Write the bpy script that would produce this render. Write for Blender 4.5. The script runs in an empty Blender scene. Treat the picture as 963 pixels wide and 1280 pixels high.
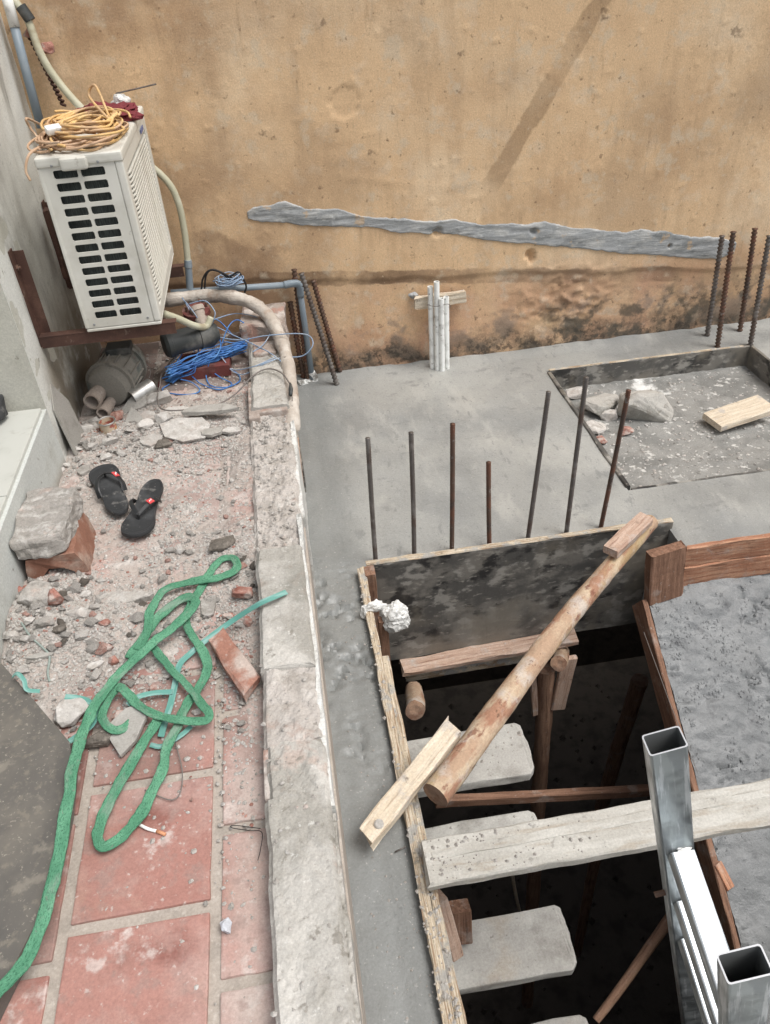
import bpy, bmesh, math, random
import numpy as np
from mathutils import Vector, Matrix, noise as mnoise
random.seed(7)
rng = np.random.default_rng(7)
scene = bpy.context.scene
COL = scene.collection
R = math.radians

# ------------------------------------------------------------------ camera, sky, sun, exposure
FOC, CX, CY, HC = 980.0, 481.5, 640.0, 1.55          # calibration of the photograph (pixels, metres)
fy = np.array([292 - CX, -104 - CY, FOC]); fy /= np.linalg.norm(fy)
dn = np.array([570 - CX, 1909 - CY, FOC]); dn -= dn.dot(fy) * fy; dn /= np.linalg.norm(dn)
RW = np.stack([np.cross(fy, -dn), fy, -dn])          # rows: world x, y, z in camera axes (right, down, forward)
CP = np.array([0, 0, HC])
cam_d = bpy.data.cameras.new('camera'); cam = bpy.data.objects.new('camera', cam_d); COL.objects.link(cam)
cam_d.sensor_fit = 'VERTICAL'; cam_d.sensor_height = 36; cam_d.lens = FOC / 1280 * 36
cam_d.clip_start = .02; cam_d.clip_end = 500
Mr = np.stack([RW @ np.array([1, 0, 0]), RW @ np.array([0, -1, 0]), RW @ np.array([0, 0, -1])], axis=1)
cam.matrix_world = Matrix.Translation(Vector(CP)) @ Matrix(Mr.tolist()).to_4x4()
scene.camera = cam

SUN_EL, SUN_AZ = 64, 122                              # azimuth measured from +Y clockwise
world = bpy.data.worlds.new('World'); scene.world = world; world.use_nodes = True
wn = world.node_tree; bg = wn.nodes['Background']
sky = wn.nodes.new('ShaderNodeTexSky'); sky.sky_type = 'NISHITA'; sky.sun_disc = False
sky.sun_elevation = R(SUN_EL); sky.sun_rotation = R(SUN_AZ); sky.dust_density = 5; sky.air_density = 1.2
hs = wn.nodes.new('ShaderNodeHueSaturation'); hs.inputs['Saturation'].default_value = .3   # cloud cover: nearly colourless
wn.links.new(sky.outputs[0], hs.inputs['Color']); wn.links.new(hs.outputs[0], bg.inputs[0])
bg.inputs[1].default_value = .125
sd = bpy.data.lights.new('sun', 'SUN'); sun = bpy.data.objects.new('sun', sd); COL.objects.link(sun)
sd.energy = 1.5; sd.angle = R(28); sd.color = (1, .97, .93)
a = R(SUN_AZ); e = R(SUN_EL)
to_sun = Vector((math.sin(a) * math.cos(e), math.cos(a) * math.cos(e), math.sin(e)))
sun.rotation_euler = to_sun.to_track_quat('Z', 'Y').to_euler(); sun.location = (2, -2, 6)
scene.view_settings.view_transform = 'Standard'; scene.view_settings.look = 'None'
scene.view_settings.exposure = .42; scene.view_settings.gamma = 1

# ------------------------------------------------------------------ measuring helpers: photo pixel -> point on a real plane
def ray(px, py): return RW @ np.array([px - CX, py - CY, FOC])
def G(px, py, z=0.0):
    r = ray(px, py); return Vector(CP + r * ((z - HC) / r[2]))
def YV(px, py, Y):
    r = ray(px, py); return Vector(CP + r * (Y / r[1]))
def XV(px, py, X):
    r = ray(px, py); return Vector(CP + r * (X / r[0]))
def DV(px, py, d): return Vector(CP + ray(px, py) / FOC * d)

# ------------------------------------------------------------------ numpy noise
TAB = rng.random((256, 256))
def vnoise(x, y):
    xi = np.floor(x).astype(int); yi = np.floor(y).astype(int); fx = x - xi; fy_ = y - yi
    fx = fx * fx * (3 - 2 * fx); fy_ = fy_ * fy_ * (3 - 2 * fy_)
    g = lambda i, j: TAB[i & 255, j & 255]
    return (g(xi, yi) * (1 - fx) + g(xi + 1, yi) * fx) * (1 - fy_) + (g(xi, yi + 1) * (1 - fx) + g(xi + 1, yi + 1) * fx) * fy_
def fbm(x, y, o=4, seed=0):
    x = np.asarray(x, float) + seed * 17.3; y = np.asarray(y, float) + seed * 9.7
    s = 0; a_ = .5
    for k in range(o):
        s = s + a_ * vnoise(x, y); x = x * 2.03 + 31.7; y = y * 2.03 + 11.1; a_ *= .5
    return s / (1 - .5 ** o)
def sst(a_, b_, x):
    t = np.clip((np.asarray(x, float) - a_) / (b_ - a_), 0, 1); return t * t * (3 - 2 * t)

# ------------------------------------------------------------------ materials
def lin(c): return tuple((v / 12.92 if v <= .04045 else ((v + .055) / 1.055) ** 2.4) for v in c)
def s8(r, g, b, k=.76):
    c = lin((r / 255, g / 255, b / 255)); y = .3 * c[0] + .59 * c[1] + .11 * c[2]
    return tuple(y + (v - y) * k for v in c)
class NM:
    def __init__(s, name):
        s.m = bpy.data.materials.new(name); s.m.use_nodes = True; s.t = s.m.node_tree; s.b = s.t.nodes['Principled BSDF']
    def n(s, typ, **kw):
        o = s.t.nodes.new(typ)
        for k, v in kw.items(): setattr(o, k, v)
        return o
    def l(s, a_, b_): s.t.links.new(a_, b_)
    def math(s, op, a_, b_=None, clamp=False):
        o = s.n('ShaderNodeMath', operation=op, use_clamp=clamp)
        for i, v in enumerate((a_, b_)):
            if v is None: continue
            if isinstance(v, (int, float)): o.inputs[i].default_value = v
            else: s.l(v, o.inputs[i])
        return o.outputs[0]
    def rng(s, v, a_, b_, c=0., d=1.):
        o = s.n('ShaderNodeMapRange', interpolation_type='SMOOTHSTEP'); s.l(v, o.inputs[0])
        for i, q in enumerate((a_, b_, c, d)): o.inputs[i + 1].default_value = q
        return o.outputs[0]
    def mix(s, f, a_, b_):
        o = s.n('ShaderNodeMix', data_type='RGBA')
        for i, v in ((0, f), (6, a_), (7, b_)):
            if isinstance(v, (int, float)): o.inputs[i].default_value = v
            elif isinstance(v, tuple): o.inputs[i].default_value = (*v, 1)
            else: s.l(v, o.inputs[i])
        return o.outputs[2]
def mat(name, base, rough=.8, metal=0., spec=.35, layers=(), bump=(), vary=0., uv=False, coat=0., stretch=None, rlay=None, grain=.17):
    """layers: (colour, scale, lo, hi, amount, options); options: st=(x,y,z) stretch, det, z=(z0,z1), y=(), x=(), seg=((x,z),(x,z),w), vor"""
    k = NM(name); tc = k.n('ShaderNodeTexCoord'); vec = tc.outputs['UV' if uv else 'Object']
    if vary:
        oi = k.n('ShaderNodeObjectInfo'); ad = k.n('ShaderNodeVectorMath', operation='ADD')
        k.l(vec, ad.inputs[0]); mm = k.math('MULTIPLY', oi.outputs['Random'], 37.0); k.l(mm, ad.inputs[1]); vec2 = ad.outputs[0]
    else: vec2 = vec
    def nz(scale, st=None, det=5, vor=None, rgh=.6):
        v = vec2
        if st:
            mp = k.n('ShaderNodeVectorMath', operation='MULTIPLY'); k.l(vec2, mp.inputs[0]); mp.inputs[1].default_value = st; v = mp.outputs[0]
        if vor:
            t = k.n('ShaderNodeTexVoronoi', feature=vor); k.l(v, t.inputs['Vector']); t.inputs['Scale'].default_value = scale; return t.outputs['Distance']
        t = k.n('ShaderNodeTexNoise'); k.l(v, t.inputs['Vector']); t.inputs['Scale'].default_value = scale
        t.inputs['Detail'].default_value = det; t.inputs['Roughness'].default_value = rgh; return t.outputs[0]
    sep = k.n('ShaderNodeSeparateXYZ'); k.l(vec, sep.inputs[0])
    c = base
    if vary:
        hv = k.n('ShaderNodeHueSaturation'); hv.inputs['Color'].default_value = (*base, 1)
        k.l(k.rng(oi.outputs['Random'], 0, 1, 1 - vary, 1 + vary), hv.inputs['Value']); c = hv.outputs[0]
    for L in layers:
        colr, sc, lo, hi, am = L[:5]; op = L[5] if len(L) > 5 else {}
        n_ = nz(sc, op.get('st', stretch), op.get('det', 5), op.get('vor'))
        f = k.rng(n_, lo, hi)
        for ax in 'xyz':
            if ax in op:
                w = nz(op.get('ws', 6), None, 4); wob = op.get('wob', .15)
                q = k.math('ADD', sep.outputs['xyz'.index(ax)], k.math('MULTIPLY', k.math('SUBTRACT', w, .5), wob * 2))
                f = k.math('MULTIPLY', f, k.rng(q, *op[ax]))
        if 'seg' in op:
            (x0, z0), (x1, z1), w = op['seg']; ln = math.hypot(x1 - x0, z1 - z0); dx, dz = (x1 - x0) / ln, (z1 - z0) / ln
            X = k.math('SUBTRACT', sep.outputs[0], x0); Z = k.math('SUBTRACT', sep.outputs[2], z0)
            dist = k.math('ABSOLUTE', k.math('SUBTRACT', k.math('MULTIPLY', X, dz), k.math('MULTIPLY', Z, dx)))
            wn_ = nz(9, None, 4); dist = k.math('ADD', dist, k.math('MULTIPLY', k.math('SUBTRACT', wn_, .5), w * .9))
            al = k.math('ADD', k.math('MULTIPLY', X, dx), k.math('MULTIPLY', Z, dz))
            f = k.math('MULTIPLY', f, k.rng(dist, w * .62, w * .46))
            f = k.math('MULTIPLY', f, k.math('MULTIPLY', k.rng(al, -.04, .06), k.rng(al, ln + .05, ln - .05)))
        c = k.mix(k.math('MULTIPLY', f, am), c, colr)
    if rough >= .7 and not metal and not uv:                       # fine grain of the surface itself
        hg = k.n('ShaderNodeHueSaturation')
        if isinstance(c, tuple): hg.inputs['Color'].default_value = (*c, 1)
        else: k.l(c, hg.inputs['Color'])
        gn = k.n('ShaderNodeTexNoise'); k.l(vec2, gn.inputs['Vector']); gn.inputs['Scale'].default_value = 170; gn.inputs['Detail'].default_value = 4; gn.inputs['Roughness'].default_value = .75
        mr = k.n('ShaderNodeMapRange'); k.l(gn.outputs[0], mr.inputs[0])
        for i_, v_ in enumerate((.3, .7, 1 - grain, 1 + grain)): mr.inputs[i_ + 1].default_value = v_
        k.l(mr.outputs[0], hg.inputs['Value']); c = hg.outputs[0]
    if isinstance(c, tuple): k.b.inputs['Base Color'].default_value = (*c, 1)
    else: k.l(c, k.b.inputs['Base Color'])
    k.b.inputs['Roughness'].default_value = rough; k.b.inputs['Metallic'].default_value = metal
    k.b.inputs['Specular IOR Level'].default_value = spec; k.b.inputs['Coat Weight'].default_value = coat
    if rlay:
        sc, lo, hi, r0, r1 = rlay; k.l(k.rng(nz(sc), lo, hi, r0, r1), k.b.inputs['Roughness'])
    prev = None
    for B in bump:
        sc, strn, dist = B[:3]; op = B[3] if len(B) > 3 else {}
        n_ = nz(sc, op.get('st', stretch), op.get('det', 6), op.get('vor'), op.get('rgh', .6))
        b_ = k.n('ShaderNodeBump'); b_.inputs['Strength'].default_value = strn; b_.inputs['Distance'].default_value = dist
        k.l(n_, b_.inputs['Height'])
        if prev: k.l(prev, b_.inputs['Normal'])
        prev = b_.outputs[0]
    if prev: k.l(prev, k.b.inputs['Normal'])
    return k.m
DUST = s8(176, 168, 160)
A_ = {}
MT = lambda n_, *p, **kw: A_.setdefault(n_, mat(n_, *p, **kw))

M_wall = MT('ochre_plaster', s8(222, 184, 136, .83), rough=.92, spec=.2, layers=[
    (s8(230, 200, 158, .8), 2.2, .45, .7, .8), (s8(196, 154, 108, .82), 3.5, .5, .75, .6), (s8(224, 198, 162), 11, .52, .7, .5),
    (s8(160, 122, 84), 1.7, .4, .6, .75, {'x': (.55, -.5)}),  # darker to the left: shade of AC and left wall painted into the colour
    (s8(196, 144, 104), 3, .3, .62, .8, {'z': (.26, .0), 'wob': .1, 'ws': 3}),
    (s8(196, 146, 116), 5, .48, .66, .5, {'z': (.2, .0)}),
    (s8(104, 76, 52), 4, .3, .6, .75, {'seg': ((-.35, .26), (.62, .17), .06)}),
    (s8(110, 82, 60), 4, .3, .6, .6, {'seg': ((.6, .17), (1.95, .03), .07)}),
    (s8(118, 86, 60), 5, .35, .6, .5, {'seg': ((-.85, .42), (.1, .2), .3)}),
    (s8(158, 122, 80), 3, .1, .6, .62, {'seg': ((1.50, 1.36), (.97, .56), .075)}),
    (s8(176, 140, 98), 3, .48, .68, .28, {'st': (3.5, 1, .45)}), (s8(150, 118, 82), 6, .6, .72, .3, {'st': (4, 1, .6)}), (s8(180, 144, 102), 1.3, .5, .62, .5), (s8(206, 188, 158), 10, .56, .68, .5), (s8(132, 102, 70), 36, .62, .7, .6),
    (s8(216, 190, 150), 40, .64, .72, .5), (s8(96, 70, 48), 9, .66, .72, .55),
    (s8(150, 130, 112), 7, .5, .62, .7, {'z': (.02, -.1), 'wob': .12}),
    (s8(82, 76, 66), 7, .3, .62, .85, {'z': (-.12, -.25), 'wob': .12, 'ws': 5}), (s8(60, 55, 48), 40, .45, .6, .7, {'z': (-.14, -.22), 'wob': .14, 'ws': 5}),
    (s8(84, 80, 70), 9, .45, .6, .8, {'z': (.04, -.1), 'wob': .1, 'x': (1.1, 1.35)})],
    bump=[(14, .08, .012), (50, .4, .003, {'det': 9, 'rgh': .72}), (190, .5, .002)])
M_cem = MT('fresh_grey_render', s8(156, 159, 160), rough=.7, layers=[(s8(182, 182, 178), 9, .48, .62, .8, {'st': (1, 1, 3)}), (s8(112, 116, 116), 6, .5, .66, .7, {'st': (1, 1, 3)}), (s8(196, 164, 122), 12, .62, .68, .75), (s8(190, 190, 186), 40, .58, .66, .6, {'st': (1, 1, 3)})],
    bump=[(12, .5, .012, {'st': (1, 1, 5)}), (70, .3, .003)])
M_slab = MT('wet_concrete', s8(146, 147, 143), grain=.13, rough=.7, spec=.5, layers=[(s8(160, 160, 154), 1.6, .42, .64, .8), (s8(128, 130, 128), 2.2, .46, .66, .85), (s8(172, 171, 164), 9, .52, .7, .55, {'st': (1, .35, 1)}), (s8(116, 118, 117), 20, .6, .7, .5, {'st': (.5, 1, 1)}),
    (s8(120, 123, 121), 3, .1, .4, .8, {'x': (.22, .08), 'wob': .05}), (s8(180, 179, 172), 110, .62, .7, .5), (s8(110, 112, 111), 80, .62, .69, .7), (s8(120, 122, 120), 26, .62, .68, .6, {'st': (1, .3, 1)})],
    bump=[(7, .25, .012), (22, .5, .006, {'st': (1, .3, 1), 'det': 8}), (80, .5, .003), (220, .4, .0012)], rlay=(3, .35, .65, .30, .7))
M_ramp = MT('rough_wet_concrete', s8(113, 116, 117), rough=.7, spec=.6, grain=.14, layers=[(s8(122, 124, 124), 5, .45, .65, .7), (s8(82, 84, 86), 14, .55, .7, .7)],
    bump=[(26, .55, .010, {'det': 8, 'rgh': .7}), (150, .5, .0025)], rlay=(10, .4, .65, .36, .62))
M_white = MT('dirty_white_plaster', s8(208, 208, 200), rough=.85, layers=[(s8(168, 165, 156), 2.5, .42, .66, .8, {'st': (1, 1.5, .6)}), (s8(120, 116, 106), 3.2, .5, .72, .75, {'st': (1, 2, .5)}),
    (s8(112, 96, 68), 4, .3, .55, .8, {'z': (.48, .25), 'y': (2.6, 2.75), 'wob': .1}), (s8(140, 138, 130), 40, .62, .7, .5), (s8(230, 230, 224), 6, .6, .7, .6)],
    bump=[(9, .2, .012), (60, .25, .003)])
M_sill = MT('pale_sill_paint', s8(190, 194, 189), rough=.8, layers=[(s8(170, 170, 160), 5, .5, .7, .7), (s8(120, 112, 100), 40, .66, .71, .8), (s8(150, 140, 126), 6, .3, .6, .8, {'z': (.06, .0), 'wob': .05})], bump=[(25, .3, .004)])
M_reveal = MT('beige_reveal', s8(186, 184, 170), rough=.85, layers=[(s8(160, 156, 142), 5, .45, .7, .7), (s8(110, 104, 92), 18, .64, .7, .6)], bump=[(30, .2, .003)])
M_marble = MT('pale_floor_tile', s8(188, 189, 180), rough=.35, spec=.5, layers=[(s8(172, 174, 164), 5, .45, .65, .7), (s8(156, 152, 140), 20, .6, .7, .4)], vary=.03)
M_tile = MT('red_clay_tile', s8(172, 118, 104), rough=.75, vary=.1, layers=[(s8(166, 110, 96), 6, .4, .6, .8), (s8(134, 76, 64), 5, .5, .68, .8), (s8(172, 132, 120), 16, .5, .66, .6), (s8(166, 110, 80), 4, .55, .7, .6),
    (s8(192, 166, 156), 2.4, .42, .62, .6), (s8(200, 184, 176), 11, .58, .66, .7), (s8(202, 192, 184), 60, .6, .7, .55), (s8(136, 104, 92), 7, .58, .68, .5), (s8(190, 178, 170), 3, .15, .5, .72, {'y': (1.35, 1.8), 'wob': .25}),
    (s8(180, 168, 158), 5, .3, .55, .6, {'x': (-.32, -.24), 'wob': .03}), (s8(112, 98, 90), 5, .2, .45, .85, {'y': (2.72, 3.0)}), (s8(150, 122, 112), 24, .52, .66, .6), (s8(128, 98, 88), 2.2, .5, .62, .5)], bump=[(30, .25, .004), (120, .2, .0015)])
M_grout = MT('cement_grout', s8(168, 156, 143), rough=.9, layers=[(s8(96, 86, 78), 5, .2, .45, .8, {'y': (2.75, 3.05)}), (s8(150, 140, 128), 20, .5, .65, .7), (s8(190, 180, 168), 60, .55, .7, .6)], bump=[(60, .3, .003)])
M_dust = MT('rubble_dust', s8(174, 161, 151), rough=.95, spec=.1, layers=[(s8(156, 146, 138), 5, .45, .65, .8), (s8(184, 144, 132), 3.2, .5, .66, .75), (s8(196, 190, 184), 9, .54, .68, .7), (s8(128, 120, 112), 30, .6, .7, .7), (s8(212, 208, 202), 80, .6, .7, .7)],
    bump=[(40, .6, .008), (140, .6, .004)])
M_mortar = MT('old_mortar', s8(172, 168, 160), rough=.92, spec=.2, layers=[(s8(150, 146, 136), 7, .45, .62, .8), (s8(192, 188, 180), 5, .5, .66, .8), (s8(180, 150, 134), 6, .6, .68, .5), (s8(126, 120, 108), 24, .6, .68, .7), (s8(134, 132, 122), 3, .52, .62, .7), (s8(206, 204, 198), 60, .62, .7, .6)],
    bump=[(18, .5, .01), (80, .5, .004)])
M_mortar_b = MT('worn_mortar', s8(176, 168, 160), rough=.95, spec=.15, layers=[(s8(154, 146, 136), 12, .46, .64, .75), (s8(194, 188, 180), 14, .52, .66, .8), (s8(180, 148, 134), 6, .6, .7, .5), (s8(120, 114, 104), 34, .62, .7, .7)], bump=[(26, .6, .008), (100, .6, .004)])
M_rough = MT('crumbled_mortar', s8(178, 166, 155), rough=.95, spec=.15, layers=[(s8(158, 148, 138), 12, .48, .64, .7), (s8(196, 190, 182), 16, .52, .66, .8), (s8(176, 126, 108), 7, .58, .68, .6), (s8(110, 104, 96), 40, .62, .7, .7)],
    bump=[(30, .8, .012), (110, .7, .005)])
M_lime = MT('white_limewash', s8(200, 200, 195), rough=.9, layers=[(s8(176, 176, 170), 16, .5, .66, .8), (s8(140, 138, 130), 30, .62, .7, .7)], bump=[(40, .5, .005)])
M_brick = MT('brick_clay', s8(158, 104, 82), rough=.9, vary=.12, layers=[(s8(178, 128, 104), 14, .45, .66, .8), (s8(126, 80, 62), 10, .52, .7, .7), (s8(188, 172, 160), 9, .44, .6, .85), (s8(200, 190, 180), 50, .6, .7, .5)], bump=[(40, .6, .006), (120, .4, .003)])
M_brick_dusty = MT('dusty_brick', s8(160, 144, 132), rough=.95, layers=[(s8(168, 118, 98), 9, .5, .62, .75), (s8(196, 188, 180), 14, .48, .64, .8), (s8(134, 118, 106), 24, .56, .68, .7)], bump=[(24, .6, .008), (100, .6, .004)])
M_hollow = MT('fired_hollow_brick', s8(140, 90, 66), rough=.85, layers=[(s8(166, 122, 98), 10, .45, .66, .8), (s8(176, 158, 142), 8, .52, .66, .7), (s8(110, 66, 46), 14, .55, .7, .6)], bump=[(40, .6, .005)])
M_ck_grey = MT('grey_mortar_chunk', s8(160, 154, 146), rough=.95, spec=.15, vary=.14, layers=[(s8(184, 180, 174), 30, .45, .65, .8), (s8(126, 122, 114), 40, .52, .7, .7), (s8(186, 160, 146), 18, .58, .7, .5)], bump=[(70, .7, .006), (200, .5, .002)])
M_ck_pale = MT('pale_plaster_chunk', s8(182, 177, 170), rough=.95, spec=.1, vary=.1, layers=[(s8(202, 198, 192), 24, .48, .66, .8), (s8(156, 148, 138), 30, .5, .66, .7), (s8(170, 156, 146), 9, .5, .64, .6)], bump=[(60, .6, .005)])
M_ck_red = MT('red_brick_chunk', s8(160, 106, 90), rough=.95, spec=.1, vary=.14, layers=[(s8(184, 140, 124), 40, .45, .65, .8), (s8(186, 172, 162), 22, .46, .62, .85), (s8(140, 74, 58), 30, .56, .7, .7)], bump=[(80, .7, .005)])
M_clod = MT('dark_clod', s8(106, 98, 88), rough=.95, layers=[(s8(140, 130, 118), 50, .5, .66, .7)], bump=[(90, .8, .008)])
M_shard = MT('grey_tile_shard', s8(158, 154, 146), rough=.8, layers=[(s8(176, 172, 164), 10, .45, .65, .7), (s8(136, 130, 122), 30, .56, .7, .6)], bump=[(50, .3, .003)])
M_plate = MT('dusty_dark_plate', s8(96, 92, 86), rough=.62, layers=[(s8(112, 106, 96), 5, .42, .64, .8), (s8(78, 76, 74), 4, .52, .68, .6), (s8(150, 142, 126), 130, .6, .68, .75), (s8(124, 116, 102), 45, .54, .68, .7), (s8(176, 168, 150), 60, .66, .71, .75), (s8(70, 68, 66), 3, .5, .62, .6, {'st': (1, .25, 1)}), (s8(136, 128, 114), 12, .58, .66, .6)], bump=[(140, .3, .002)])
WST = (3, 30, 30)
def wood(n_, c0, c1, c2, dirt=.5, **kw):
    return MT(n_, c0, rough=kw.get('rough', .85), vary=kw.get('vary', .08), spec=.25, layers=[(c1, 2.2, .4, .62, .85, {'st': WST}), (c2, 4, .5, .7, .85, {'st': (1.6, 30, 30)}),
        (DUST, 14, .55, .68, dirt), (s8(90, 70, 54), 24, .62, .7, dirt * .8), (s8(190, 186, 178), 60, .64, .7, dirt)], bump=[(3, .5, .006, {'st': WST}), (50, .3, .003)])
M_wood_pale = wood('pale_sawn_wood', s8(200, 182, 154), s8(216, 202, 178), s8(168, 142, 112), .75)
M_wood_red = wood('red_brown_wood', s8(124, 86, 62), s8(150, 108, 80), s8(92, 62, 44), .3)
M_wood_orange = wood('orange_form_wood', s8(172, 112, 76, .78), s8(192, 142, 106, .78), s8(126, 78, 52), .35)
M_wood_pink = wood('dusty_pinkish_wood', s8(178, 144, 120), s8(196, 166, 144), s8(138, 98, 76), .55)
M_wood_dark = wood('dark_prop_wood', s8(140, 102, 76), s8(162, 122, 92), s8(100, 70, 50), .2)
M_ply_edge = MT('plywood_edge', s8(196, 178, 148), rough=.9, vary=.03, layers=[(s8(150, 118, 84), 3, .45, .6, .9, {'st': (3, 90, 10)}), (s8(216, 204, 180), 5, .5, .64, .8, {'st': (3, 60, 10)}), (s8(160, 158, 152), 16, .5, .62, .9), (s8(110, 108, 102), 36, .6, .68, .7)], bump=[(4, .7, .008, {'st': (3, 60, 20)}), (60, .5, .004)])
M_bark = MT('peeled_log_bark', s8(172, 138, 106), rough=.9, layers=[(s8(192, 168, 134), 4, .42, .6, .85, {'st': (2, 5, 5)}), (s8(152, 96, 64), 7, .5, .62, .8, {'st': (1, 3, 3)}), (s8(124, 70, 46), 16, .6, .68, .8, {'st': (1, 2, 2)}), (s8(164, 140, 82), 3, .52, .66, .6, {'st': (1, 4, 4)}), (s8(188, 176, 164), 12, .5, .66, .75), (s8(92, 62, 42), 45, .64, .7, .7)], bump=[(5, .5, .012, {'st': (1.5, 5, 5)}), (40, .6, .005)])
M_endgrain = MT('log_end', s8(126, 98, 78), rough=.9, layers=[(s8(110, 70, 46), 30, .45, .6, .8), (s8(170, 130, 96), 12, .5, .65, .7)], bump=[(60, .5, .004)])
M_film = MT('black_film_plywood', s8(86, 84, 80), rough=.55, spec=.45, layers=[(s8(126, 121, 112), 5, .44, .56, .8, {'st': (1, 1, 1.5), 'det': 10}), (s8(156, 152, 143), 9, .53, .61, .8, {'st': (1, 1, 1.6), 'det': 10}), (s8(40, 39, 40), 6, .52, .6, .9, {'st': (1, 1, 1.7), 'det': 10}), (s8(150, 146, 136), 2.2, .5, .62, .6, {'det': 9}), (s8(168, 162, 150), 22, .6, .68, .6, {'st': (1, 1, 3)}), (s8(124, 116, 102), 3, .5, .62, .7)], bump=[(20, .4, .005), (90, .3, .002)])
M_galv = MT('galvanised_steel', (.48, .52, .53), rough=.4, metal=.85, layers=[((.36, .39, .41), 9, .42, .58, .8, {'st': (.7, 5, 5)}), ((.74, .77, .79), 14, .52, .62, .85, {'st': (.4, 6, 6)}), ((.36, .38, .38), 26, .64, .74, .5)], bump=[(60, .05, .002)], rlay=(18, .35, .65, .32, .55))
M_galv_in = MT('galvanised_inside', (.3, .31, .31), rough=.6, metal=.7)
M_galv_rim = MT('cut_steel_rim', (.8, .8, .8), rough=.35, metal=.8)
M_rust = MT('rusty_rebar', s8(108, 82, 66), rough=.7, metal=.35, layers=[(s8(128, 80, 56), 14, .45, .62, .8), (s8(84, 74, 68), 10, .5, .66, .8), (s8(150, 144, 136), 40, .58, .68, .6)], bump=[(200, .3, .001)])
M_steel = MT('grey_rebar_steel', s8(112, 104, 98), rough=.6, metal=.45, layers=[(s8(104, 80, 66), 12, .48, .64, .7), (s8(146, 140, 134), 14, .5, .66, .7)], bump=[(200, .3, .001)])
M_ac = MT('ac_casing_paint', s8(206, 204, 192), rough=.5, spec=.45, layers=[(s8(188, 184, 170), 5, .48, .66, .7), (s8(222, 220, 210), 8, .5, .7, .5), (s8(150, 142, 126), 30, .66, .72, .5)], bump=[(140, .06, .001)])
M_ac_in = MT('dark_coil', s8(52, 58, 56), rough=.6, layers=[(s8(84, 92, 88), 200, .45, .6, .8, {'st': (2.5, .2, .15)}), (s8(30, 32, 32), 9, .5, .66, .7)])
M_brown = MT('brown_rust_paint', s8(84, 54, 42), rough=.7, layers=[(s8(108, 74, 58), 14, .48, .66, .7), (s8(60, 38, 30), 9, .5, .68, .7), (s8(140, 118, 100), 30, .62, .7, .6)], bump=[(60, .2, .002)])
M_gpvc = MT('grey_pvc', s8(122, 138, 150), rough=.45, layers=[(s8(140, 152, 160), 8, .45, .66, .7), (s8(150, 148, 140), 20, .58, .7, .6)])
M_wpvc = MT('white_pvc', s8(236, 238, 234), rough=.45, layers=[(s8(188, 188, 182), 20, .5, .66, .6), (s8(130, 124, 112), 40, .62, .7, .8), (s8(96, 90, 80), 30, .4, .6, .9, {'z': (-.2, -.26), 'wob': .03})])
M_hose = MT('yellowed_hose', s8(182, 178, 138, .6), rough=.45, layers=[(s8(198, 196, 164, .6), 8, .45, .66, .7), (s8(150, 130, 96), 12, .55, .7, .6)])
M_foam = MT('taped_foam_lagging', s8(178, 165, 150), rough=.55, spec=.5, layers=[(s8(202, 194, 182), 10, .45, .64, .8), (s8(160, 134, 112), 14, .54, .68, .8), (s8(120, 104, 92), 30, .62, .7, .7)], bump=[(16, .8, .012, {'st': (1, 3, 2)}), (60, .4, .004)])
M_black = MT('black_rubber', s8(46, 48, 50), rough=.6, spec=.4, layers=[(s8(72, 74, 76), 8, .48, .66, .8), (s8(120, 118, 114), 26, .58, .7, .6), (s8(150, 146, 142), 70, .64, .7, .5)], bump=[(80, .3, .002)])
M_strap = MT('black_strap', s8(34, 36, 38), rough=.45, spec=.5)
M_redtag = MT('red_tag', s8(214, 40, 44), rough=.5)
M_print = MT('white_print', s8(235, 235, 235), rough=.6)
M_rope = MT('green_webbing', s8(70, 140, 104, .78), rough=1, spec=.05, uv=True, layers=[(s8(92, 166, 126), 9, .4, .62, .8, {'st': (1, 2, 1)}), (s8(44, 106, 76), 160, .5, .62, .75, {'st': (1, 1.6, 1)}), (s8(140, 158, 142), 7, .52, .66, .6, {'st': (1, 2, 1)}), (s8(120, 132, 116), 60, .6, .7, .6)],
    bump=[(190, 1, .003, {'st': (1, 1.6, 1), 'det': 2})])
M_teal = MT('teal_strap', s8(70, 148, 134), rough=.5, uv=True, layers=[(s8(128, 176, 168), 8, .46, .6, .8, {'st': (1, 12, 1)}), (s8(150, 160, 154), 14, .56, .7, .6)])
M_blue = MT('blue_wire', s8(36, 118, 196), rough=.45, layers=[(s8(84, 160, 222), 20, .5, .66, .6), (s8(20, 78, 150), 16, .5, .66, .6)])
M_paleblue = MT('pale_blue_wire', s8(130, 158, 190), rough=.5, layers=[(s8(176, 186, 196), 14, .5, .66, .7)])
M_greywire = MT('grey_wire', s8(120, 112, 106), rough=.6)
M_blackwire = MT('black_wire', s8(40, 38, 38), rough=.6)
M_orange = MT('orange_cord', s8(220, 172, 84), rough=.5, layers=[(s8(234, 196, 118), 12, .45, .62, .7), (s8(190, 150, 110), 7, .52, .66, .8)])
M_orange2 = MT('faded_cord', s8(196, 156, 116), rough=.55, layers=[(s8(210, 180, 146), 10, .45, .65, .7)])
M_maroon = MT('maroon_cloth', s8(124, 36, 46), rough=.8, bump=[(50, .5, .004)])
M_motor = MT('dusty_motor_paint', s8(138, 133, 122), rough=.8, layers=[(s8(146, 142, 132), 8, .46, .64, .8), (s8(78, 72, 64), 10, .5, .66, .75), (s8(98, 112, 108), 5, .55, .66, .6), (s8(130, 92, 66), 9, .6, .7, .6)], bump=[(60, .3, .003)])
M_pumpblk = MT('dark_pump_paint', s8(54, 58, 58), rough=.5, layers=[(s8(120, 118, 112), 6, .5, .68, .7)], bump=[(60, .2, .002)])
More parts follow.
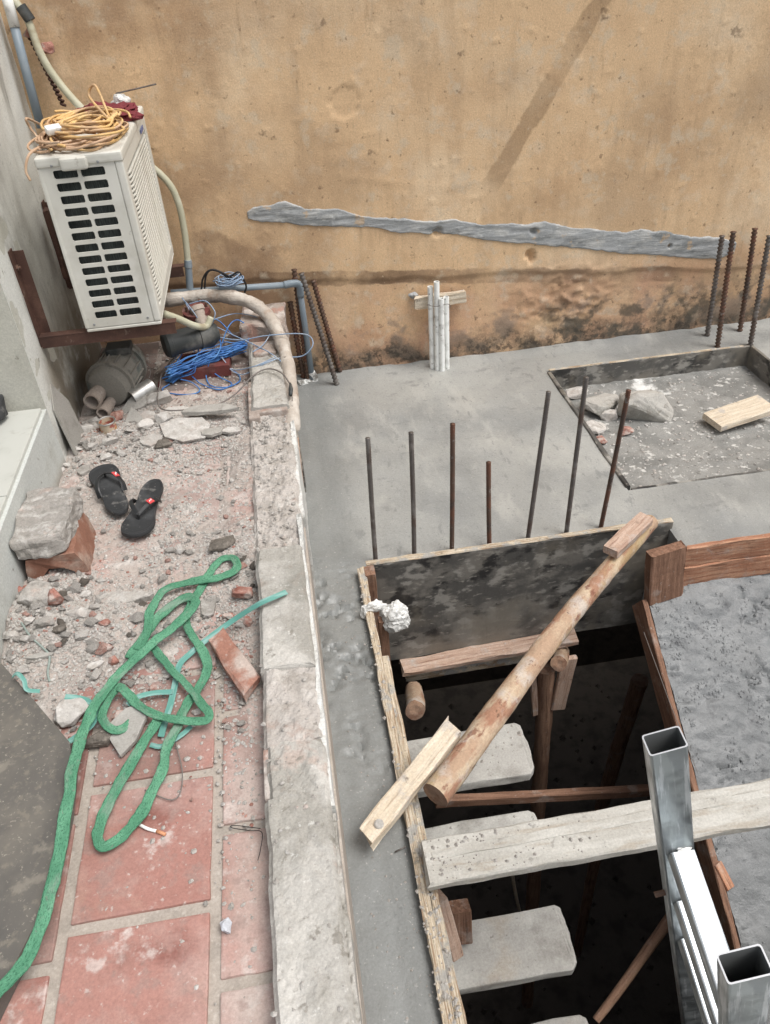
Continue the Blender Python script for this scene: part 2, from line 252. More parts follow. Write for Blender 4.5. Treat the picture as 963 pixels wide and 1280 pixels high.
M_pumpred = MT('red_pump_paint', s8(112, 50, 44), rough=.75, layers=[(s8(140, 104, 94), 12, .46, .64, .85), (s8(74, 40, 34), 9, .55, .7, .7)])
M_pipe_end = MT('dusty_pipe_socket', s8(166, 150, 136), rough=.8, layers=[(s8(190, 178, 166), 14, .46, .64, .8)])
M_pipe_dark = MT('pipe_bore', s8(92, 62, 50), rough=.9)
M_can = MT('bare_tin', (.6, .6, .58), rough=.4, metal=.85, layers=[((.4, .39, .37), 12, .5, .66, .8)], bump=[(50, .15, .002)])
M_label = MT('tin_label', s8(190, 170, 140), rough=.6, layers=[(s8(160, 60, 48), 30, .48, .56, .9), (s8(206, 150, 60), 24, .56, .62, .9)])
M_plastic = MT('crumpled_plastic', s8(206, 206, 202), rough=.35, spec=.6, layers=[(s8(170, 170, 166), 40, .5, .64, .8), (s8(236, 236, 234), 60, .55, .66, .8)], bump=[(45, .7, .008, {'det': 3}), (130, .4, .003)])
M_tread = MT('precast_tread', s8(166, 163, 156), rough=.88, layers=[(s8(184, 182, 174), 6, .45, .64, .8), (s8(140, 136, 128), 9, .52, .68, .7), (s8(110, 106, 100), 50, .64, .7, .7), (s8(172, 158, 138), 4, .56, .68, .6)], bump=[(40, .3, .004), (140, .3, .002)])
M_plankc = MT('cement_coated_plank', s8(172, 168, 158), rough=.85, vary=.02, layers=[(s8(188, 185, 176), 3, .42, .62, .85, {'st': (2, 9, 9)}), (s8(162, 150, 132), 4, .52, .66, .7, {'st': (2, 10, 10)}), (s8(140, 136, 128), 26, .6, .68, .7)], bump=[(10, .25, .004, {'st': (1, 4, 4)}), (80, .3, .003)])
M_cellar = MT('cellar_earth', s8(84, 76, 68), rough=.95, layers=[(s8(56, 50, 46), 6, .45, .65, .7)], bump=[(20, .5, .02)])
M_bed = MT('lime_strewn_concrete', s8(140, 139, 134), rough=.8, layers=[(s8(116, 116, 112), 6, .45, .62, .8), (s8(216, 216, 212), 4, .56, .64, .9), (s8(206, 204, 198), 34, .58, .66, .8), (s8(90, 88, 84), 30, .62, .7, .7)], bump=[(30, .6, .006), (120, .5, .003)])
M_grey_sheet = MT('dusty_fibre_sheet', s8(150, 146, 138), rough=.85, layers=[(s8(120, 114, 106), 9, .48, .66, .7)])

# ------------------------------------------------------------------ object helpers
WM = {}
def tag(o, label=None, cat=None, group=None, kind=None):
    for k_, v in (('label', label), ('category', cat), ('group', group), ('kind', kind)):
        if v: o[k_] = v
    return o
def place(o, M, parent=None):
    WM[o] = M
    if parent is not None:
        o.parent = parent; o.matrix_basis = WM[parent].inverted() @ M
    else: o.matrix_basis = M
def thing(name, loc, label, cat, group=None):
    o = bpy.data.objects.new(name, None); COL.objects.link(o); o.empty_display_size = .05
    place(o, Matrix.Translation(Vector(loc))); return tag(o, label, cat, group)
def mob(name, V, F, m, parent=None, smooth=False, uv=None, M=None):
    me = bpy.data.meshes.new(name); me.from_pydata([tuple(v) for v in V] if not isinstance(V, np.ndarray) else V, [], F if not isinstance(F, np.ndarray) else F.tolist())
    me.materials.append(m)
    if uv is not None:
        ul = me.uv_layers.new(name='UVMap'); li = np.empty(len(me.loops), int); me.loops.foreach_get('vertex_index', li)
        ul.data.foreach_set('uv', np.asarray(uv, 'f')[li].ravel())
    if smooth: me.polygons.foreach_set('use_smooth', [True] * len(me.polygons))
    me.update()
    o = bpy.data.objects.new(name, me); COL.objects.link(o); place(o, M or Matrix.Identity(4), parent); return o
def bob(name, bm, m, parent=None, smooth=False, M=None):
    bmesh.ops.recalc_face_normals(bm, faces=bm.faces)
    me = bpy.data.meshes.new(name); bm.to_mesh(me); bm.free(); me.materials.append(m)
    if smooth: me.polygons.foreach_set('use_smooth', [True] * len(me.polygons))
    o = bpy.data.objects.new(name, me); COL.objects.link(o); place(o, M or Matrix.Identity(4), parent); return o
class Acc:
    """collects several shells into one mesh"""
    def __init__(s): s.V = []; s.F = []; s.U = []
    def add(s, V, F, U=None):
        n_ = len(s.V); s.V += [tuple(v) for v in V]; s.F += [tuple(i + n_ for i in f) for f in F]; s.U += list(U) if U is not None else [(0, 0)] * len(V); return s
    def obj(s, name, m, parent=None, smooth=False, M=None): return mob(name, s.V, s.F, m, parent, smooth, s.U, M)
def crom(P, k=8, closed=False):
    P = [Vector(p) for p in P]; n_ = len(P); out = []
    for i in range(n_ if closed else n_ - 1):
        p0 = P[(i - 1) % n_] if closed or i > 0 else P[0] * 2 - P[1]; p1 = P[i]; p2 = P[(i + 1) % n_]
        p3 = P[(i + 2) % n_] if closed or i + 2 < n_ else P[-1] * 2 - P[-2]
        for j in range(k):
            t = j / k; out.append(.5 * ((2 * p1) + (p2 - p0) * t + (2 * p0 - 5 * p1 + 4 * p2 - p3) * t * t + (3 * p1 - p0 - 3 * p2 + p3) * t ** 3))
    if not closed: out.append(P[-1])
    return out
def sweep(P, r, n_=8, cap=True, prof=None, up=None, closed=False):
    """tube (or profile) along points; r scalar or list; up = fixed reference for flat profiles"""
    P = [Vector(p) for p in P]; N = len(P); V = []; F = []; U = []; L = 0
    if prof is None: prof = [(math.cos(2 * math.pi * i / n_), math.sin(2 * math.pi * i / n_)) for i in range(n_)]
    n_ = len(prof); ref = Vector(up) if up else None; prev = None
    for i in range(N):
        a_ = P[(i - 1) % N] if closed or i > 0 else P[0]; b_ = P[(i + 1) % N] if closed or i < N - 1 else P[-1]
        t = (b_ - a_); t = t.normalized() if t.length > 1e-9 else Vector((0, 0, 1))
        if ref is not None:
            s_ = t.cross(ref); s_ = s_.normalized() if s_.length > 1e-3 else (prev or t.orthogonal().normalized())
        else:
            if prev is None: s_ = t.orthogonal().normalized()
            else: s_ = (prev - t * prev.dot(t)).normalized()
        prev = s_; u_ = s_.cross(t)
        if i: L += (P[i] - P[i - 1]).length
        rr = r[i] if hasattr(r, '__len__') else r
        for j, (x, y) in enumerate(prof):
            V.append(P[i] + s_ * (x * rr) + u_ * (y * rr)); U.append((L, j / n_ * .06))
    for i in range(N if closed else N - 1):
        for j in range(n_):
            k_ = (j + 1) % n_; i2 = (i + 1) % N; F.append((i * n_ + j, i * n_ + k_, i2 * n_ + k_, i2 * n_ + j))
    if cap and not closed: F.append(tuple(reversed(range(n_)))); F.append(tuple(range((N - 1) * n_, N * n_)))
    return V, F, U
def tube(name, P, r, m, parent=None, n_=8, **kw):
    V, F, U = sweep(P, r, n_, **kw); return mob(name, V, F, m, parent, True, U)
def frame(A, B, up=(0, 0, 1)):
    A = Vector(A); B = Vector(B); x = (B - A).normalized(); u = Vector(up); y = u.cross(x)
    y = y.normalized() if y.length > 1e-4 else x.orthogonal().normalized(); z = x.cross(y)
    return Matrix.Translation((A + B) / 2) @ Matrix((x, y, z)).transposed().to_4x4(), (B - A).length
def plank(name, A, B, w, h, m, parent=None, up=(0, 0, 1), seg=None, jit=.0015, ch=.003, bow=0., seed=0, skew=0.):
    """sawn board: A,B centre line of the box; local X runs along the grain"""
    rr = random.Random(seed or hash(name) % 1000 + int(abs(A[0]) * 1e4)); M, L = frame(A, B, up); seg = seg or max(3, int(L / .03)); V = []; F = []
    pr = []
    for sx, sy in ((1, 1), (-1, 1), (-1, -1), (1, -1)):
        a_ = (sx * w / 2, sy * (h / 2 - ch)); b_ = (sx * (w / 2 - ch), sy * h / 2)
        pr += [a_, b_] if sx * sy > 0 else [b_, a_]
    n_ = 8; of = rr.random() * 100
    for i in range(seg + 1):
        x = -L / 2 + L * i / seg
        for j, (y, z) in enumerate(pr):
            q = mnoise.noise_vector(Vector((x * 14 + of, y * 20, z * 20 + j))) * jit * 1.6
            e_ = skew * (y / w) if i in (0, seg) else 0
            xx = x + (rr.uniform(-1, 1) * jit * 2 + e_ if i in (0, seg) else 0)
            V.append((xx, y + q.y, z + q.z + bow * (1 - (2 * x / L) ** 2)))
    for i in range(seg):
        for j in range(n_): F.append((i * n_ + j, i * n_ + (j + 1) % n_, (i + 1) * n_ + (j + 1) % n_, (i + 1) * n_ + j))
    F.append(tuple(reversed(range(n_)))); F.append(tuple(range(seg * n_, seg * n_ + n_)))
    return mob(name, V, F, m, parent, False, None, M)
def logm(name, A, B, r0, r1, m, parent=None, seed=1, bend=.0, knots=True, n_=16, cap=None):
    M, L = frame(A, B); seg = max(6, int(L / .025)); V = []; F = []
    for i in range(seg + 1):
        t = i / seg; x = -L / 2 + L * t; r = r0 + (r1 - r0) * t
        cy = bend * math.sin(t * 3.1) + .3 * bend * math.sin(t * 7 + seed); cz = .4 * bend * math.sin(t * 5 + seed * 2)
        for j in range(n_):
            a_ = 2 * math.pi * j / n_; q = mnoise.noise(Vector((x * 7, math.cos(a_) * 1.2, math.sin(a_) * 1.2 + seed * 5)))
            k_ = mnoise.noise(Vector((x * 22, math.cos(a_) * 2.5 + 9, math.sin(a_) * 2.5 + seed)))
            rr = r * (1 + .1 * q + (.07 * k_ if knots else 0)); V.append((x, cy + rr * math.cos(a_), cz + rr * math.sin(a_)))
    for i in range(seg):
        for j in range(n_): F.append((i * n_ + j, i * n_ + (j + 1) % n_, (i + 1) * n_ + (j + 1) % n_, (i + 1) * n_ + j))
    o = mob(name, V, F, m, parent, True, None, M)
    for i, nm in ((0, 'end_face'), (seg, 'end_face')):
        ring = [V[i * n_ + j] for j in range(n_)]; c_ = Vector(ring[0]) * 0
        for p in ring: c_ += Vector(p) / n_
        sg = -1 if i == 0 else 1
        W = ring + [tuple(c_ + (Vector(p) - c_) * .55 + Vector((sg * .002, 0, 0))) for p in ring] + [tuple(c_)]
        FF = [(j, (j + 1) % n_, n_ + (j + 1) % n_, n_ + j) for j in range(n_)] + [(n_ + j, n_ + (j + 1) % n_, 2 * n_) for j in range(n_)]
        mob(nm, W, FF, cap or M_endgrain, o, False, None, M)
    return o
def lathe(name, A, B, prof, m, parent=None, n_=28, smooth=True):
    """prof: (t along A->B in metres, radius)"""
    M, L = frame(A, B); V = []; F = []
    for t, r in prof:
        for j in range(n_): a_ = 2 * math.pi * j / n_; V.append((t - L / 2, r * math.cos(a_), r * math.sin(a_)))
    for i in range(len(prof) - 1):
        for j in range(n_): F.append((i * n_ + j, i * n_ + (j + 1) % n_, (i + 1) * n_ + (j + 1) % n_, (i + 1) * n_ + j))
    o = mob(name, V, F, m, parent, False, None, M)
    if smooth:
        for p in o.data.polygons: p.use_smooth = True
        if hasattr(o.data, 'set_sharp_from_angle'): o.data.set_sharp_from_angle(angle=R(35))
    return o
def boxv(x0, x1, y0, y1, z0, z1):
    V = [(x, y, z) for x in (x0, x1) for y in (y0, y1) for z in (z0, z1)]
    return V, [(0, 1, 3, 2), (4, 6, 7, 5), (0, 4, 5, 1), (2, 3, 7, 6), (0, 2, 6, 4), (1, 5, 7, 3)]
def bbox(name, x0, x1, y0, y1, z0, z1, m, parent=None, bev=.003, seg=2, M=None, smooth=False):
    V, F = boxv(x0, x1, y0, y1, z0, z1); bm = bmesh.new(); vs = [bm.verts.new(v) for v in V]
    for f in F: bm.faces.new([vs[i] for i in f])
    bmesh.ops.recalc_face_normals(bm, faces=bm.faces)
    if bev: bmesh.ops.bevel(bm, geom=list(bm.edges), offset=bev, segments=seg, profile=.6, affect='EDGES')
    return bob(name, bm, m, parent, smooth, M)
def prism(name, pts, z0, z1, m, parent=None, bev=.004, jit=0., sub=0, M=None, seed=1, top=None):
    """outline (x,y) extruded z0..z1 with worn edges"""
    bm = bmesh.new(); rr = random.Random(seed); b_ = [bm.verts.new((p[0], p[1], z0)) for p in pts]; t_ = [bm.verts.new((p[0], p[1], (top(p) if top else z1))) for p in pts]; n_ = len(pts)
    bm.faces.new(list(reversed(b_))); bm.faces.new(t_)
    for i in range(n_): bm.faces.new((b_[i], b_[(i + 1) % n_], t_[(i + 1) % n_], t_[i]))
    if bev: bmesh.ops.bevel(bm, geom=list(bm.edges), offset=bev, segments=2, profile=.6, affect='EDGES')
    if sub:
        bmesh.ops.triangulate(bm, faces=bm.faces); bmesh.ops.subdivide_edges(bm, edges=bm.edges, cuts=sub, use_grid_fill=True)
    if jit:
        for v in bm.verts: v.co += mnoise.noise_vector(v.co * 45 + Vector((seed, 0, 0))) * jit + mnoise.noise_vector(v.co * 13 + Vector((0, seed, 0))) * jit
    return bob(name, bm, m, parent, False, M)
def plate(name, xs, ys, solid, zt, zb, m, parent=None, smooth=True):
    """sheet over a grid with cells left out; zt(X,Y) top heights, zb bottom; walls round every opening"""
    xs = np.array(xs); ys = np.array(ys); X, Y = np.meshgrid(xs, ys, indexing='ij'); Zt = zt(X, Y); Zb = zb(X, Y) if callable(zb) else np.full_like(X, zb)
    nx, ny = X.shape; S = solid((X[:-1, :-1] + X[1:, 1:]) / 2, (Y[:-1, :-1] + Y[1:, 1:]) / 2)
    top = np.stack([X, Y, Zt], -1).reshape(-1, 3); bot = np.stack([X, Y, Zb], -1).reshape(-1, 3); N = nx * ny
    idx = np.arange(N).reshape(nx, ny); a_, b_, c_, d_ = idx[:-1, :-1][S], idx[1:, :-1][S], idx[1:, 1:][S], idx[:-1, 1:][S]
    F = [np.stack([a_, b_, c_, d_], 1)]; Fb = [np.stack([d_, c_, b_, a_], 1) + N]
    Sp = np.pad(S, 1); 
    for (i, j, e) in np.argwhere(S)[:, None, :].repeat(1, 1).reshape(-1, 2).tolist() and []: pass
    W = []
    for dx, dy, p, q in ((-1, 0, 'a', 'd'), (1, 0, 'c', 'b'), (0, -1, 'b', 'a'), (0, 1, 'd', 'c')):
        nb = Sp[1 + dx:1 + dx + S.shape[0], 1 + dy:1 + dy + S.shape[1]]; E_ = S & ~nb
        cor = {'a': idx[:-1, :-1], 'b': idx[1:, :-1], 'c': idx[1:, 1:], 'd': idx[:-1, 1:]}
        u, v = cor[p][E_], cor[q][E_]; W.append(np.stack([u, u + N, v + N, v], 1)[:, ::-1])
    F = np.concatenate(F + Fb + W); V = np.concatenate([top, bot])
    used = np.unique(F); rm = np.full(2 * N, -1); rm[used] = np.arange(len(used))
    o = mob(name, V[used], rm[F], m, parent, smooth)
    if smooth and hasattr(o.data, 'set_sharp_from_angle'): o.data.set_sharp_from_angle(angle=R(50))
    return o
def steps(a_, b_, d): return list(np.linspace(a_, b_, max(2, int(round((b_ - a_) / d)) + 1)))
def merge(*L): return sorted(set(round(float(v), 5) for l in L for v in l))
CHN = [0]
def hullmesh(sx, sy, sz, seed, flat=0., sub=1, n_=18, rough=.06):
    rr = random.Random(seed); bm = bmesh.new()
    for i in range(n_):
        v = Vector((rr.gauss(0, 1), rr.gauss(0, 1), rr.gauss(0, 1))).normalized()
        p = 4; q = (abs(v.x) ** p + abs(v.y) ** p + abs(v.z) ** p) ** (1 / p); v = v / q * rr.uniform(.8, 1.05)
        bm.verts.new((v.x * sx / 2, v.y * sy / 2, v.z * sz / 2))
    r_ = bmesh.ops.convex_hull(bm, input=bm.verts)
    for v in [v for v in bm.verts if not v.link_faces]: bm.verts.remove(v)
    if sub:
        bmesh.ops.bevel(bm, geom=list(bm.edges), offset=min(sx, sy, sz) * .03, segments=1, affect='EDGES', clamp_overlap=True)
        bmesh.ops.triangulate(bm, faces=bm.faces); bmesh.ops.subdivide_edges(bm, edges=bm.edges, cuts=2, use_grid_fill=True)
        s_ = min(sx, sy, sz)
        for v in bm.verts: v.co += mnoise.noise_vector(v.co * (1.6 / s_) + Vector((seed, 0, 0))) * s_ * rough + mnoise.noise_vector(v.co * (6 / s_) + Vector((0, seed, 0))) * s_ * rough * .5
    bmesh.ops.recalc_face_normals(bm, faces=bm.faces)
    me = bpy.data.meshes.new('rubble'); bm.to_mesh(me); bm.free(); return me
def shardmesh(sx, sy, th, seed, n_=7):
    rr = random.Random(seed); bm = bmesh.new(); pts = []
    for i in range(n_):
        a_ = 2 * math.pi * (i + rr.uniform(-.3, .3)) / n_; q = rr.uniform(.75, 1.1); pts.append((math.cos(a_) * sx / 2 * q * 1.05, math.sin(a_) * sy / 2 * q * 1.05))
    b_ = [bm.verts.new((p[0] * rr.uniform(.9, 1), p[1] * rr.uniform(.9, 1), -th / 2)) for p in pts]; t_ = [bm.verts.new((p[0], p[1], th / 2)) for p in pts]
    bm.faces.new(list(reversed(b_))); bm.faces.new(t_)
    for i in range(n_): bm.faces.new((b_[i], b_[(i + 1) % n_], t_[(i + 1) % n_], t_[i]))
    bmesh.ops.bevel(bm, geom=list(bm.edges), offset=th * .12, segments=1, affect='EDGES'); bmesh.ops.triangulate(bm, faces=bm.faces)
    bmesh.ops.subdivide_edges(bm, edges=bm.edges, cuts=2, use_grid_fill=True)
    for v in bm.verts: v.co += mnoise.noise_vector(v.co * 60 + Vector((seed, 0, 0))) * th * .14 + mnoise.noise_vector(v.co * 18 + Vector((seed, 0, 3))) * th * .2
    bmesh.ops.recalc_face_normals(bm, faces=bm.faces)
    me = bpy.data.meshes.new('shard'); bm.to_mesh(me); bm.free(); return me
def meshobj(name, me, m, M, parent=None):
    if not me.materials: me.materials.append(m)
    o = bpy.data.objects.new(name, me); COL.objects.link(o); place(o, M, parent); return o

ZS = -.28          # slab level; the terrace tiles are z = 0
YW = 3.53          # back wall face
XL = -.88          # left wall face

# ================================================================== SETTING
# ---- lower level seen through the stair opening
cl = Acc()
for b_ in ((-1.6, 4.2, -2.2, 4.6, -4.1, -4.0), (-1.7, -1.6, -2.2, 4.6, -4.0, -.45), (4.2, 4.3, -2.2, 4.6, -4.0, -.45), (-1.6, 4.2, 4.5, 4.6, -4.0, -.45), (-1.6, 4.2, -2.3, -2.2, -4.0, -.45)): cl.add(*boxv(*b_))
tag(cl.obj('cellar_floor', M_cellar), kind='structure')
g = Acc(); rr = random.Random(3)
for i in range(350):
    x, y, s_ = rr.uniform(-.2, 2.6), rr.uniform(.6, 4.3), rr.uniform(.012, .04)
    V = [(x + math.cos(k_) * s_ * rr.uniform(.6, 1), y + math.sin(k_) * s_ * rr.uniform(.6, 1), -4.0) for k_ in (0, 1.5, 3.1, 4.6)] + [(x, y, -4.0 + s_)]
    g.add(V, [(0, 1, 4), (1, 2, 4), (2, 3, 4), (3, 0, 4)])
tag(g.obj('cellar_gravel', M_cellar), 'pale stones scattered on the dark floor far below the stair opening', 'gravel', kind='stuff')

# ---- slab
HX0, HX1, HY1, HYR, HXB = .118, 1.255, 2.062, 1.93, 2.58
BX0, BX1, BY0, BY1 = 1.20, 2.25, 2.285, 3.285
def slab_solid(x, y):
    h1 = (x > HX0) & (x < HX1) & (y > .2) & (y < HY1); h2 = (x > HX0) & (x < HXB) & (y > .2) & (y < HYR); h3 = (x > BX0) & (x < BX1) & (y > BY0) & (y < BY1)
    return ~(h1 | h2 | h3)
def slab_top(x, y):
    z = ZS + .006 * (fbm(x * 2.3, y * 2.3, 3, 1) - .5) + .0045 * (fbm(x * 12, y * 7, 3, 2) - .5)
    strip = sst(.16, .1, x) * sst(.2, .3, y) * sst(2.2, 2.0, y)                     # trowelled strip along the kerb wall, dented
    d = fbm(x * 42, y * 60, 4, 5); z -= strip * .016 * sst(.52, .66, d) * sst(1.1, 1.35, y) * sst(.47, .62, fbm(x * 12, y * 10, 2, 6)); z += strip * .010 * (fbm(x * 70, y * 80, 3, 15) - .5) * sst(1.1, 1.3, y)
    z += strip * .006 * (fbm(x * 30, y * 9, 3, 9) - .5)
    z += .012 * sst(.05, .0, x) * fbm(x * 12, y * 12, 3, 4)
    z += .018 * sst(YW - .10, YW, y) * fbm(x * 9, y * 2, 3, 8)                        # ridged up against the wall
    near = np.maximum(sst(HY1 + .05, HY1, y) * sst(HX1 + .02, HX1, x) * sst(.1, .12, x), 0); z -= near * .006
    return z
xs = merge(steps(-.12, 2.7, .0105), steps(2.7, 4.2, .1), (HX0, HX1, HXB, BX0, BX1)); ys = merge(steps(-2.2, -.2, .2), steps(-.2, .2, .05), steps(.2, YW + .05, .0105), (HY1, HYR, BY0, BY1))
xs = [v for i, v in enumerate(xs) if i == 0 or v - xs[i - 1] > 1e-4]; ys = [v for i, v in enumerate(ys) if i == 0 or v - ys[i - 1] > 1e-4]
slab = plate('concrete_slab', xs, ys, slab_solid, slab_top, ZS - .14, M_slab); tag(slab, kind='structure')

# ---- rough ramp (cast stair flight without steps)
RX = 1.13
def ramp_z(x, y): return -.478 + .67 * (y - 1.852) - .03 * (x - RX)
def ramp_top(x, y):
    z = ramp_z(x, y) + .02 * (fbm(x * 7, y * 7, 2, 11) - .5)
    zone = .25 + .75 * np.maximum(sst(1.6, 1.85, y), sst(.46, .62, fbm(x * 3.2, y * 3.2, 3, 16)))
    z += .018 * (fbm(x * 8, y * 14, 3, 12) - .5) + .016 * zone * (fbm(x * 24 + 8 * y, y * 42, 2, 18) - .5)
    cr_ = np.abs(fbm(x * 14 + 8 * y, y * 24, 3, 13) - .5); z -= .013 * zone * sst(.05, .0, cr_) * sst(.48, .6, fbm(x * 8, y * 8, 2, 20))
    return z
ramp = plate('sloping_stair_slab', steps(RX, 2.6, .005), steps(.2, 1.915, .005), lambda x, y: x > -9, ramp_top, lambda x, y: ramp_z(x, y) - .14, M_ramp)
tag(ramp, 'rough wet grey concrete stair slab sloping down on the right', 'stair slab')
t = thing('ramp_side_board', (RX - .015, 1.2, -1), 'long reddish brown board along the left edge of the rough sloping concrete', 'formwork board')
dz = .67
plank('board', (RX - .016, 1.90, ramp_z(RX, 1.90) - .05), (RX - .016, .25, ramp_z(RX, .25) - .05), .02, .105, M_wood_red, t)
for yy in (1.12, .86):
    plank('cleat', (RX - .01, yy + .03, ramp_z(RX, yy + .03) + .004), (RX + .01, yy - .035, ramp_z(RX, yy - .035) + .004), .03, .022, M_wood_orange, t)
tag(tube('guide_wire', [YV(805, 790, 1.77), YV(838, 880, 1.55), YV(872, 965, 1.25)], .0012, M_greywire, n_=5), 'thin pale wire hanging beside the brown edge board of the sloping slab', 'wire')

# ---- box recess in the slab
def bed_top(x, y): return ZS - .095 + .03 * sst(2.75, 2.3, y) + .014 * (fbm(x * 6, y * 6, 3, 21) - .5) + .012 * (fbm(x * 28, y * 28, 3, 22) - .5)
bed = plate('recess_floor', steps(BX0 - .02, BX1 + .02, .012), steps(BY0 - .02, BY1 + .02, .012), lambda x, y: x > -9, bed_top, ZS - .2, M_bed); tag(bed, kind='structure')
t = thing('recess_formwork', ((BX0 + BX1) / 2, (BY0 + BY1) / 2, ZS - .1), 'shallow rectangular formwork frame round the recess in the fresh concrete', 'formwork frame')
plank('board', (BX0 + .012, BY1 - .009, ZS - .05), (BX1 - .02, BY1 - .009, ZS - .05), .016, .125, M_film, t)
plank('board_edge', (BX0 + .01, BY1 - .009, ZS + .0135), (BX1 - .05, BY1 - .009, ZS + .0135), .015, .006, M_ply_edge, t, jit=.002)
plank('board', (BX0 + .006, BY0 + .015, ZS - .04), (BX0 + .006, BY1 - .02, ZS - .04), .018, .1, M_film, t)
plank('board', (BX1 - .008, BY0 + .015, ZS - .045), (BX1 - .008, BY1 - .02, ZS - .045), .018, .12, M_film, t)
plank('board', (BX0 + .02, BY0 + .008, ZS - .045), (BX1 - .02, BY0 + .008, ZS - .045), .014, .09, M_film, t)

# ---- tiled terrace
gx0, gx1 = XL, -.04
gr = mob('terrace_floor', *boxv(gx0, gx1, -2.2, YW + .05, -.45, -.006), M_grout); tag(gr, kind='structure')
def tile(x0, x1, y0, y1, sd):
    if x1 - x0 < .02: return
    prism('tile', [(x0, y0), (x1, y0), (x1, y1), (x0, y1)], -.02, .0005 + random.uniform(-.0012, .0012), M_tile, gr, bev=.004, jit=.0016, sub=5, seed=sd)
sd_ = 0
for (x0, x1, off) in ((-.877, -.612, .10), (-.588, -.314, -.148), (-.291, -.19, .012)):
    k_ = 0
    while True:
        y0 = -.6 + off + k_ * .312; k_ += 1; sd_ += 1
        if y0 > YW - .05: break
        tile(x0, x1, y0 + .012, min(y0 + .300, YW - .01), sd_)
# dust and fine rubble lying over the tiles
def dust_h(x, y):
    x = np.asarray(x, float); y = np.asarray(y, float)
    n1 = fbm(x * 7, y * 7, 4, 31); n2 = fbm(x * 26, y * 26, 3, 32); n3 = fbm(x * 75, y * 75, 2, 36)
    m = sst(1.30, 1.66, y + .30 * (n1 - .5) - .35 * sst(-.45, -.28, x) + .25 * sst(-.5, -.75, x))
    m = np.maximum(m, .8 * sst(-.29, -.2, x + .06 * (n1 - .5)) * sst(.9, 1.2, y + .2 * (n1 - .5)))
    h = -.012 + m * .0155 + m * .016 * (n1 - .5) + m * .012 * (n2 - .5) + m * .006 * (n3 - .5)
    bare = np.exp(-(((x + .33) / .12) ** 2 + ((y - 2.4) / .22) ** 2)); h -= .007 * bare
    h += .058 * np.exp(-(((x + .80) / .12) ** 2 + ((y - 1.72) / .16) ** 2)) * (.4 + 1.0 * n1 + .4 * n2)
    h += .030 * np.exp(-(((x + .60) / .16) ** 2 + ((y - 1.62) / .12) ** 2)) * (.3 + n1 + .4 * n2)
    h += .035 * np.exp(-(((x + .62) / .2) ** 2 + ((y - 2.7) / .14) ** 2)) * (.3 + n1 + .4 * n2)
    h += .03 * np.exp(-(((x + .24) / .09) ** 2 + ((y - 1.78) / .12) ** 2)) * (n1 + .5 * n2)
    h += .03 * sst(-.32, -.2, x) * sst(2.75, 2.6, y) * sst(1.75, 1.95, y) * (.3 + n1 * .8)
    h -= .012 * sst(2.9, 3.1, y)
    return h
dust = plate('ground_dust', steps(XL + .001, -.185, .0055), steps(.75, YW, .0055), lambda x, y: (dust_h(x, y) > -.0075), dust_h, -.03, M_dust, None, False); tag(dust, 'grey pink dust and crumbs covering the red terrace tiles', 'dust', kind='stuff')

# ---- back wall
def wall_d(x, z):
    d = .010 * (fbm(x * 2, z * 2, 3, 41) - .5) + .0012 * (fbm(x * 9, z * 9, 3, 42) - .5)
    d += .003 * sst(.74, .84, fbm(x * 40, z * 40, 3, 47))
    edge = .24 - .085 * (x + .3) - .05 * (fbm(x * 4, 0 * z, 3, 45) - .5)
    d -= .009 * sst(edge + .012, edge - .008, z)                                   # old render cut away lower down
    d += .003 * np.exp(-(((z - (.60 + .04 * np.sin(x * 6))) / .018) ** 2)) * sst(.25, .4, x) * sst(1.2, .9, x) * fbm(x * 14, z * 14, 3, 46)
    h = ((x - .345) / .06) ** 2 + ((z - .93) / .055) ** 2; d -= .0045 * sst(1.15, .95, h + 2.2 * (fbm(x * 24, z * 24, 4, 48) - .5))
    d += .0012 * sst(.5, .9, np.exp(-(((x - .32) / .2) ** 2 + ((z - .84) / .2) ** 2)) * 2 * fbm(x * 22, z * 22, 3, 49))
    for (hx, hz, hr) in ((1.16, .215, .022), (1.17, .19, .016), (.72, .37, .02), (1.175, .325, .016), (1.86, .18, .01)):
        d -= .028 * sst(1.3, .5, np.sqrt(((x - hx) / hr) ** 2 + ((z - hz) / hr) ** 2) + .8 * (fbm(x * 70, z * 70, 2, 50) - .5))
    sp = sst(.5, .62, fbm(x * 26 + z * 30, z * 34 - x * 12, 3, 51)) * np.exp(-(((x - 1.35) / .22) ** 2 + ((z + .03) / .13) ** 2)); d += .014 * sp
    return d
xs = merge(steps(XL - .3, 2.75, .0095), steps(2.75, 4.3, .1)); zs_ = merge(steps(-.45, 1.45, .0095), steps(1.45, 3.3, .15))
X, Z = np.meshgrid(np.array(xs), np.array(zs_), indexing='ij'); Dp = wall_d(X, Z); nx, nz_ = X.shape
V = np.stack([X, YW - Dp, Z], -1).reshape(-1, 3); idx = np.arange(nx * nz_).reshape(nx, nz_)
F = np.stack([idx[:-1, :-1].ravel(), idx[1:, :-1].ravel(), idx[1:, 1:].ravel(), idx[:-1, 1:].ravel()], 1)
bw = thing('rendered_wall', (1.5, YW + .1, -.3), 'tall ochre plastered wall, stained and damp, behind the fresh slab', 'wall')
mob('plaster_face', V, F, M_wall, bw, True)
mob('wall_core', *boxv(XL - .3, 4.3, YW + .06, YW + .2, -.45, 3.3), M_wall, bw)
